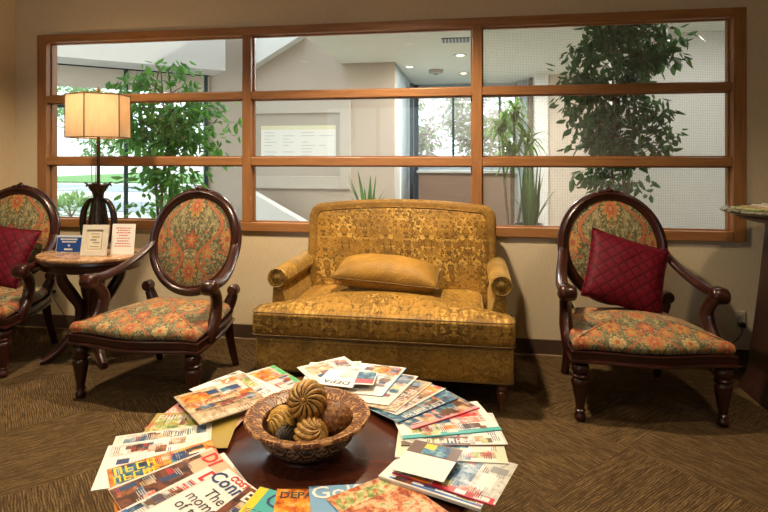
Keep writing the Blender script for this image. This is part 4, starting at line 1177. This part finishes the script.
# ceiling items
def vent(x, y, w, d, lab):
    t = empty('ceiling_vent', (x, y, HC), 0, lab, 'vent')
    MB().box(-w/2, w/2, -d/2, d/2, -.01, -.001).build('vent_backing', 'dark_jamb', t, False)
    for k in range(9):
        MB().box(-w/2+w*k/8-.004, -w/2+w*k/8+.004, -d/2, d/2, -.018, -.0101).build('slat', 'white_paint', t, False)
vent(-.15, 2.30, .30, .22, 'slotted vent in the pale lobby ceiling')
for (x, y, lab) in ((-.84, 3.95, 'small lit ceiling light near the lobby wall corner'), (-.115, 3.19, 'lit ceiling light just beyond the lobby vent'), (-.09, 4.66, 'farthest lit ceiling light in the lobby hall')):
    t = empty('ceiling_light', (x, y, HC), 0, lab, 'light', 'lobby ceiling lights')
    MB().lathe([(.045, -.001), (.085, -.001), (.085, -.009), (.06, -.012), (.045, -.004)], (0, 0, 0), 24, cap=False).build('trim_ring', 'white_paint', t)
    MB().lathe([(.001, -.0008), (.045, -.0008), (.045, -.004), (.001, -.007)], (0, 0, 0), 20, cap=False).build('lens', plain('lamp_lens', (.9, .85, .7), .4, emit=((1, .80, .50), 14)), t)
t = empty('smoke_detector', (-.49, 4.30, HC), 0, 'small dark box fixed to the lobby ceiling', 'ceiling fitting')
MB().lathe([(.001, -.06), (.05, -.06), (.10, -.05), (.11, -.02), (.11, -.001), (.001, -.001)], (0, 0, 0), 20).build('body', 'mat_board', t)
MB().lathe([(.001, -.070), (.035, -.068), (.04, -.061), (.001, -.0605)], (0, 0, 0), 16).build('lens', 'dark_jamb', t)

# oblique atrium window wall: from A (far right) to B (near left)
Ax, Ay, Bx, By = -3.70, 3.56, -6.9, .75
dl = hypot(Bx-Ax, By-Ay); ang_ = atan2(By-Ay, Bx-Ax)
aw = empty('window_3', (Ax, Ay, 0), ang_, kind='structure')       # local +x runs along the wall, local -y faces the lobby? (set below)
def awb(nm, m, x0, x1, y0, y1, z0, z1): return MB().box(x0, x1, y0, y1, z0, z1).build(nm, m, aw, False)
awb('bulkhead', 'soffit', 0, dl, -.05, .10, 2.52, 4.2)
awb('frame_head', 'frame_dark', 0, dl, 0, .06, 2.46, 2.52)
awb('transom_panel', 'lobby_light', 0, dl, .01, .05, 2.20, 2.46)
awb('frame_rail', 'frame_dark', 0, dl, 0, .06, 1.93, 1.985)
for x in (.02, 1.05, 2.1, 3.2): awb('frame_mullion', 'frame_dark', x, x+.05, 0, .06, 0, 2.46)
awb('frame_bottom', 'frame_dark', 0, dl, 0, .06, 0, .10)
awb('pane', 'glass', 0, dl, .025, .032, .10, 2.20)
# projecting soffit box
sb = box('trim_bulkhead', 'soffit', 0, dl, .10, .62, 2.44, 3.4, kind='structure'); sb.location = (Ax+.14, Ay-.14, 0); sb.rotation_euler = (0, 0, ang_)

# ------------------------------------------------------------------ plants
def leaf_shape(L, W, fold=.25):
    return [(0, 0, 0), (-W/2, L*.38, -fold*W), (W/2, L*.38, -fold*W), (0, L*.45, 0), (-W*.32, L*.75, -fold*W*.8-.04*L), (W*.32, L*.75, -fold*W*.8-.04*L), (0, L, -.12*L)], \
           [(0, 3, 1), (0, 2, 3), (1, 3, 6, 4), (2, 5, 6, 3)]
def put_leaf(mb, p, dirv, L, W, roll=0.):
    d = Vector(dirv).normalized(); up = Vector((0, 0, 1))
    x = d.cross(up); x = x.normalized() if x.length > .01 else Vector((1, 0, 0))
    z = x.cross(d)
    x2 = x*cos(roll)+z*sin(roll); z2 = -x*sin(roll)+z*cos(roll)
    vs, fs = leaf_shape(L, W)
    mb.add([Vector(p)+x2*v[0]+d*v[1]+z2*v[2] for v in vs], fs)
def tree(name, loc, label, blobs, nleaf, L, lm, pot, H, seed, cat='plant', stems=2, potr=.2, group=None, spread=.10, branches=40):
    rnd = random.Random(seed)
    t = empty(name, loc, rnd.uniform(0, 6), label, cat, group); t.rotation_euler = (0, 0, 0)
    z0 = 0
    if pot:
        ph = .42
        MB().lathe([(potr*.72, 0), (potr*.76, .01), (potr*.95, ph-.05), (potr*1.03, ph-.05), (potr*1.03, ph), (potr*.92, ph), (potr*.90, ph-.04), (.001, ph-.04)], (0, 0, 0), 32).build('pot', pot, t)
        MB().lathe([(.001, ph-.039), (potr*.9, ph-.039), (potr*.88, ph-.03), (.001, ph-.02)], (0, 0, 0), 20).build('soil', 'soil', t)
        z0 = ph-.04
    br = MB(); lf = MB()
    tops = []
    for s in range(stems):
        a = 2*pi*s/stems+.5; r = .05
        pts = curve([(r*cos(a), r*sin(a), z0), (r*1.5*cos(a+.6), r*1.5*sin(a+.6), z0+(H-z0)*.4), (r*2*cos(a+1.5), r*2*sin(a+1.5), z0+(H-z0)*.75), (r*cos(a+2), r*sin(a+2), H)], 14)
        br.tube(pts, lerps([.016, .013, .010, .004], 14), 7); tops += pts[4:]
    cnt = 0; tot = sum(b[6] for b in blobs)
    for (bx_, by_, bz_, rx, ry, rz, wgt) in blobs:
        n = int(nleaf*wgt/tot); nb = max(4, int(branches*wgt/tot)); 
        for k in range(nb):
            # a twig from the stem out into the blob, leaves hang along it
            th = rnd.uniform(0, 2*pi); ph = math.acos(rnd.uniform(-1, 1)); q = rnd.uniform(.45, 1)**.6
            tip = Vector((bx_+rx*q*sin(ph)*cos(th), by_+ry*q*sin(ph)*sin(th), bz_+rz*q*cos(ph)))
            root = Vector(min(tops, key=lambda p_: (Vector(p_)-tip).length+max(0, p_[2]-tip.z+.1)*2))
            mid = root.lerp(tip, .55)+Vector((0, 0, .10*(tip-root).length))
            pts = curve([root, mid, tip, tip+Vector(((tip-mid).x*.2, (tip-mid).y*.2, -.05))], 10)
            br.tube(pts, lerps([.006, .004, .002, .001], 10), 5)
            for j in range(max(1, n//nb)):
                u = rnd.uniform(.25, 1)**.7; p_ = pts[min(10, int(u*10))]
                off = Vector((rnd.gauss(0, spread), rnd.gauss(0, spread), rnd.gauss(0, spread*.8)))
                c = Vector(p_)+off*.6
                d = Vector((off.x*3+rnd.uniform(-.5, .5), off.y*3+rnd.uniform(-.5, .5), rnd.uniform(-1.1, .25)))
                l_ = L*rnd.uniform(.7, 1.2); put_leaf(lf, c, d, l_, l_*.52, rnd.uniform(-.8, .8))
    br.build('branches', 'bark', t); lf.build('foliage', lm, t)
    return t
tree('ficus_tree', (1.22, .95, 0), 'large dark green potted fig tree behind the right window bay', [(-.10, 0, 2.12, .38, .28, .38, 3), (.18, 0, 2.28, .34, .25, .25, 1.6), (-.12, 0, 1.70, .34, .28, .34, 2.2), (.08, 0, 1.55, .30, .25, .30, 1.4), (-.05, 0, 1.22, .28, .22, .22, 1)], 2300, .095, 'leaf_dark', 'terracotta', 2.3, 5, stems=3, spread=.095, branches=110)
tree('ficus_tree', (-3.0, 1.25, 0), 'bright green potted fig tree behind the left window bay, beside the lamp', [(.0, 0, 1.90, .50, .4, .34, 2.6), (-.25, .1, 1.55, .42, .35, .30, 1.6), (.38, 0, 1.68, .38, .3, .30, 1.6), (.1, 0, 1.32, .48, .35, .28, 1.6), (-.1, 0, 1.0, .42, .3, .2, .8)], 1500, .105, 'leaf', 'terracotta', 2.2, 11, stems=3, spread=.12, branches=80)

def strap(mb, base, tip, w0, bend=.1, n=10, flat=True, curlz=0):
    B, T_ = Vector(base), Vector(tip); d = (T_-B); side = Vector((d.y, -d.x, 0))
    side = side.normalized() if side.length > .02 else Vector((1, 0, 0))
    vs = []; fs = []
    for i in range(n+1):
        u = i/n; p_ = B.lerp(T_, u)+Vector((0, 0, bend*4*u*(1-u)))
        w = w0*(min(1, 1.6*(1-u))**.8)*(.7+.3*min(1, u*4))
        c = Vector((-side.y, side.x, 0))*w*.25
        vs += [p_-side*w/2+c, p_, p_+side*w/2+c]
    for i in range(n):
        a = i*3; fs += [(a, a+1, a+4, a+3), (a+1, a+2, a+5, a+4)]
    mb.add(vs, fs)
def potted(name, loc, label, pot, pr, ph, cat='plant'):
    t = empty(name, loc, 0, label, cat)
    MB().lathe([(pr*.7, 0), (pr*.75, .01), (pr*.95, ph-.03), (pr*1.02, ph-.03), (pr*1.02, ph), (pr*.9, ph), (pr*.88, ph-.03), (.001, ph-.03)], (0, 0, 0), 28).build('pot', pot, t)
    MB().lathe([(.001, ph-.029), (pr*.87, ph-.029), (.001, ph-.02)], (0, 0, 0), 16).build('soil', 'soil', t)
    return t
# planter ledge carrying the low plants
box('trim_planter_ledge', 'lobby_light', -1.3, .95, .30, .78, 0, .62, kind='structure')
t = potted('snake_plant', (.44, .54, .6205), 'tall snake plant with upright striped leaves below the centre-right window bay', 'dark_jamb', .11, .18)
m = MB(); rnd = random.Random(4)
for k in range(15):
    a = rnd.uniform(0, 2*pi); r = rnd.uniform(0, .06); h = rnd.uniform(.28, .60)
    strap(m, (r*cos(a), r*sin(a), .15), (r*cos(a)*2.2+rnd.uniform(-.05, .05), r*sin(a)*2, .15+h), .05, 0, 8)
for k, (dx, dz) in enumerate(((.22, .30), (.17, .20), (-.14, .25), (.12, .42))): strap(m, (.03, 0, .15), (dx, .02, .15+dz), .035, .04, 8)
m.build('leaves', 'snake', t)
t = potted('agave_plant', (-.80, .54, .6205), 'small spiky green plant above the back of the settee', 'white_pot', .09, .22)
m = MB()
for k in range(14):
    a = 2*pi*k/14+rnd.uniform(-.2, .2); r = rnd.uniform(.05, .17); h = rnd.uniform(.16, .40)
    strap(m, (.02*cos(a), .02*sin(a), .20), (r*cos(a), r*sin(a), .20+h), .035, .02, 8)
m.build('leaves', 'snake', t)
t = potted('dracaena_plant', (.47, 2.5, 0), 'tall dracaena with arching strap leaves in front of the far hall window', 'terracotta', .2, .40)
m = MB(); stx = MB()
for (sx_, sy_, sh_) in ((-.12, 0, 1.72), (.03, .08, 1.86), (.16, -.04, 1.55), (-.02, -.1, 1.40)):
    stx.tube(curve([(sx_*.2, sy_*.2, .36), (sx_*.7, sy_*.8, sh_*.6), (sx_, sy_, sh_)], 8), .013, 7)
    for k in range(60):
        a = rnd.uniform(0, 2*pi); r = rnd.uniform(.12, .32); dz = rnd.uniform(-.26, .16)
        zb = sh_-rnd.uniform(0, .18)
        strap(m, (sx_, sy_, zb), (sx_+r*cos(a), sy_+r*sin(a), zb+dz), .034, rnd.uniform(.04, .11), 8)
stx.build('canes', 'bark', t); m.build('leaves', 'palm_leaf', t)

# ------------------------------------------------------------------ outdoors
box('ground', 'concrete', -60, 60, 8.2, 80, -.25, -.12, kind='structure')
box('ground_side', 'concrete', -60, -7.7, -20, 8.2, -.25, -.12, kind='structure')
box('road', 'asphalt', -40, -12, 17, 22, -.119, -.10, kind='structure')
box('road_near', 'asphalt', -40, -7, 9.2, 12.2, -.119, -.10, kind='structure')
box('lawn', 'grass', -30, 20, 24, 40, -.119, -.05, kind='structure')
# walls closing the lobby towards the outdoors
box('wall_lobby_north', 'lobby_light', .95, 3.2, 8.1, 8.2, 0, HC, kind='structure')
for k in range(6):
    box('trim_parking_line', 'white_paint', -34+k*3.2, -33.88+k*3.2, 17.2, 21.0, -.0998, -.096, kind='structure')
oi = 0
SP = [(-2.0, 10.2, 3.3, 1.2, 'far_leaf2', 'blossoming tree outside the far hall window, nearest left'), (.3, 14.0, 3.9, 1.25, 'far_leaf2', 'blossoming tree outside the far hall window, behind the dark mullion'), (1.9, 10.2, 3.2, 1.1, 'far_leaf', 'green tree outside the far hall window, behind the dracaena'),
      (-13.0, 13.4, 4.3, 1.5, 'far_leaf', 'green tree outside the atrium window, beyond the lamp shade')]
for (x, y, h, r, lm_, lab) in SP:
    oi += 1
    tree('garden_tree', (x, y, -.12), lab, [(0, 0, h*.72, r, r, r*.8, 2), (r*.3, 0, h*.5, r*.8, r*.8, r*.6, 1)], 3000, .17, lm_, None, h, 20+oi, 'tree', 2, group='trees outside the building', spread=.26, branches=60)
def shrub(x, y, r, lab, seed):
    rnd = random.Random(seed); t = empty('shrub', (x, y, -.12), 0, lab, 'shrub', 'low shrubs outside')
    m = MB(); b = MB()
    for k in range(5): b.tube([(0, 0, 0), (r*.5*cos(k*1.3), r*.5*sin(k*1.3), r*.7)], .02, 5)
    for k in range(420):
        a = rnd.uniform(0, 2*pi); ph = math.acos(rnd.uniform(-.1, 1)); q = rnd.uniform(.6, 1)
        p_ = (r*q*sin(ph)*cos(a), r*q*sin(ph)*sin(a), r*.9*q*cos(ph)+.05)
        put_leaf(m, p_, (p_[0], p_[1], p_[2]), .14, .08, rnd.uniform(-1, 1))
    b.build('branches', 'bark', t); m.build('foliage', 'far_leaf', t)
for k, (x, y, r, lab) in enumerate([(-9.5, 8.0, .55, 'low green shrub at the far left beyond the atrium glass'), (-6.6, 8.0, .7, 'low green shrub hidden partly by the left fig tree')]): shrub(x, y, r, lab, 50+k)
# ------------------------------------------------------------------ lights
def spot(name, loc, target, power, size, blend, col, rad=.06):
    l = bpy.data.lights.new(name, 'SPOT'); l.energy = power; l.spot_size = radians(size); l.spot_blend = blend; l.color = col; l.shadow_soft_size = rad
    o = bpy.data.objects.new(name, l); COL.objects.link(o); o.location = loc
    d = Vector(target)-Vector(loc); o.rotation_euler = d.to_track_quat('-Z', 'Y').to_euler(); return o
WARM = (1, .79, .53)
SPOTS = [(-.45, -.95, 245, 130), (-2.35, -1.1, 165, 125), (1.35, -1.6, 52, 115), (-.75, -2.9, 70, 120), (-2.4, -3.9, 90, 130), (1.4, -3.9, 26, 130)]
for k, (x, y, p_, sz) in enumerate(SPOTS):
    t = empty('downlight', (x, y, ZC), 0, 'recessed ceiling downlight above the waiting area', 'light', 'ceiling downlights')
    MB().lathe([(.060, -.001), (.095, -.001), (.095, -.007), (.07, -.010), (.060, -.003)], (0, 0, 0), 28, cap=False).build('trim_ring', 'white_paint', t)
    MB().lathe([(.001, -.0006), (.060, -.0006), (.060, -.002), (.001, -.002)], (0, 0, 0), 24, cap=False).build('lens', plain('downlight_lens', (.9, .85, .7), .4, emit=((1, .76, .45), 6)), t)
    spot('downlight_beam', (x, y, ZC-.02), (x, y, 0), p_, sz, .7, WARM)
lb = bpy.data.lights.new('lamp_bulb', 'POINT'); lb.energy = 5; lb.color = (1, .70, .40); lb.shadow_soft_size = .03
o = bpy.data.objects.new('lamp_bulb', lb); COL.objects.link(o); o.location = (LX, LY, TZ+.905+.06)
for (x, y, p_) in ((-.115, 3.19, 50), (2.2, 1.3, 10), (.9, 3.6, 34), (-.09, 4.66, 24), (-1.3, 1.6, 40)):  # lamps here without a ceiling fitting are added to brighten the lobby
    l = bpy.data.lights.new('lobby_light', 'AREA'); l.energy = p_; l.size = .3; l.color = (1, .94, .86); l.shape = 'DISK'
    o = bpy.data.objects.new('lobby_light', l); COL.objects.link(o); o.location = (x, y, HC-.03)
sun = bpy.data.lights.new('sun', 'SUN'); sun.energy = 3.0; sun.angle = radians(1); sun.color = (1, .95, .86)
o = bpy.data.objects.new('sun', sun); COL.objects.link(o); o.rotation_euler = Vector((-.8, -.28, -.75)).to_track_quat('-Z', 'Y').to_euler()
# daylight
w = bpy.data.worlds.new('sky'); S.world = w; w.use_nodes = True
nt = w.node_tree; bg = nt.nodes['Background']
sky = nt.nodes.new('ShaderNodeTexSky'); sky.sky_type = 'HOSEK_WILKIE'; sky.sun_direction = Vector((.8, .28, .75)).normalized(); sky.turbidity = 5; sky.ground_albedo = .5
mixn = nt.nodes.new('ShaderNodeMix'); mixn.data_type = 'RGBA'; mixn.inputs[0].default_value = .65
nt.links.new(sky.outputs[0], mixn.inputs[6]); mixn.inputs[7].default_value = (.80, .88, .95, 1)
nt.links.new(mixn.outputs[2], bg.inputs[0]); bg.inputs[1].default_value = 4.0

# ------------------------------------------------------------------ camera and view
cd = bpy.data.cameras.new('camera'); cd.sensor_width = 36; cd.lens = 36*540/768; cd.shift_y = -98/768; cd.clip_start = .05; cd.clip_end = 300
cam = bpy.data.objects.new('camera', cd); COL.objects.link(cam); cam.location = (0, -3.69, 1.3); cam.rotation_euler = (radians(90), 0, radians(9))
S.camera = cam
S.view_settings.view_transform = 'Standard'; S.view_settings.look = 'None'; S.view_settings.gamma = 1; S.view_settings.use_curve_mapping = False
S.view_settings.exposure = 0.42
S.cycles.max_bounces = 8; S.cycles.transparent_max_bounces = 24; S.cycles.caustics_reflective = False; S.cycles.caustics_refractive = False
S.cycles.use_denoising = True
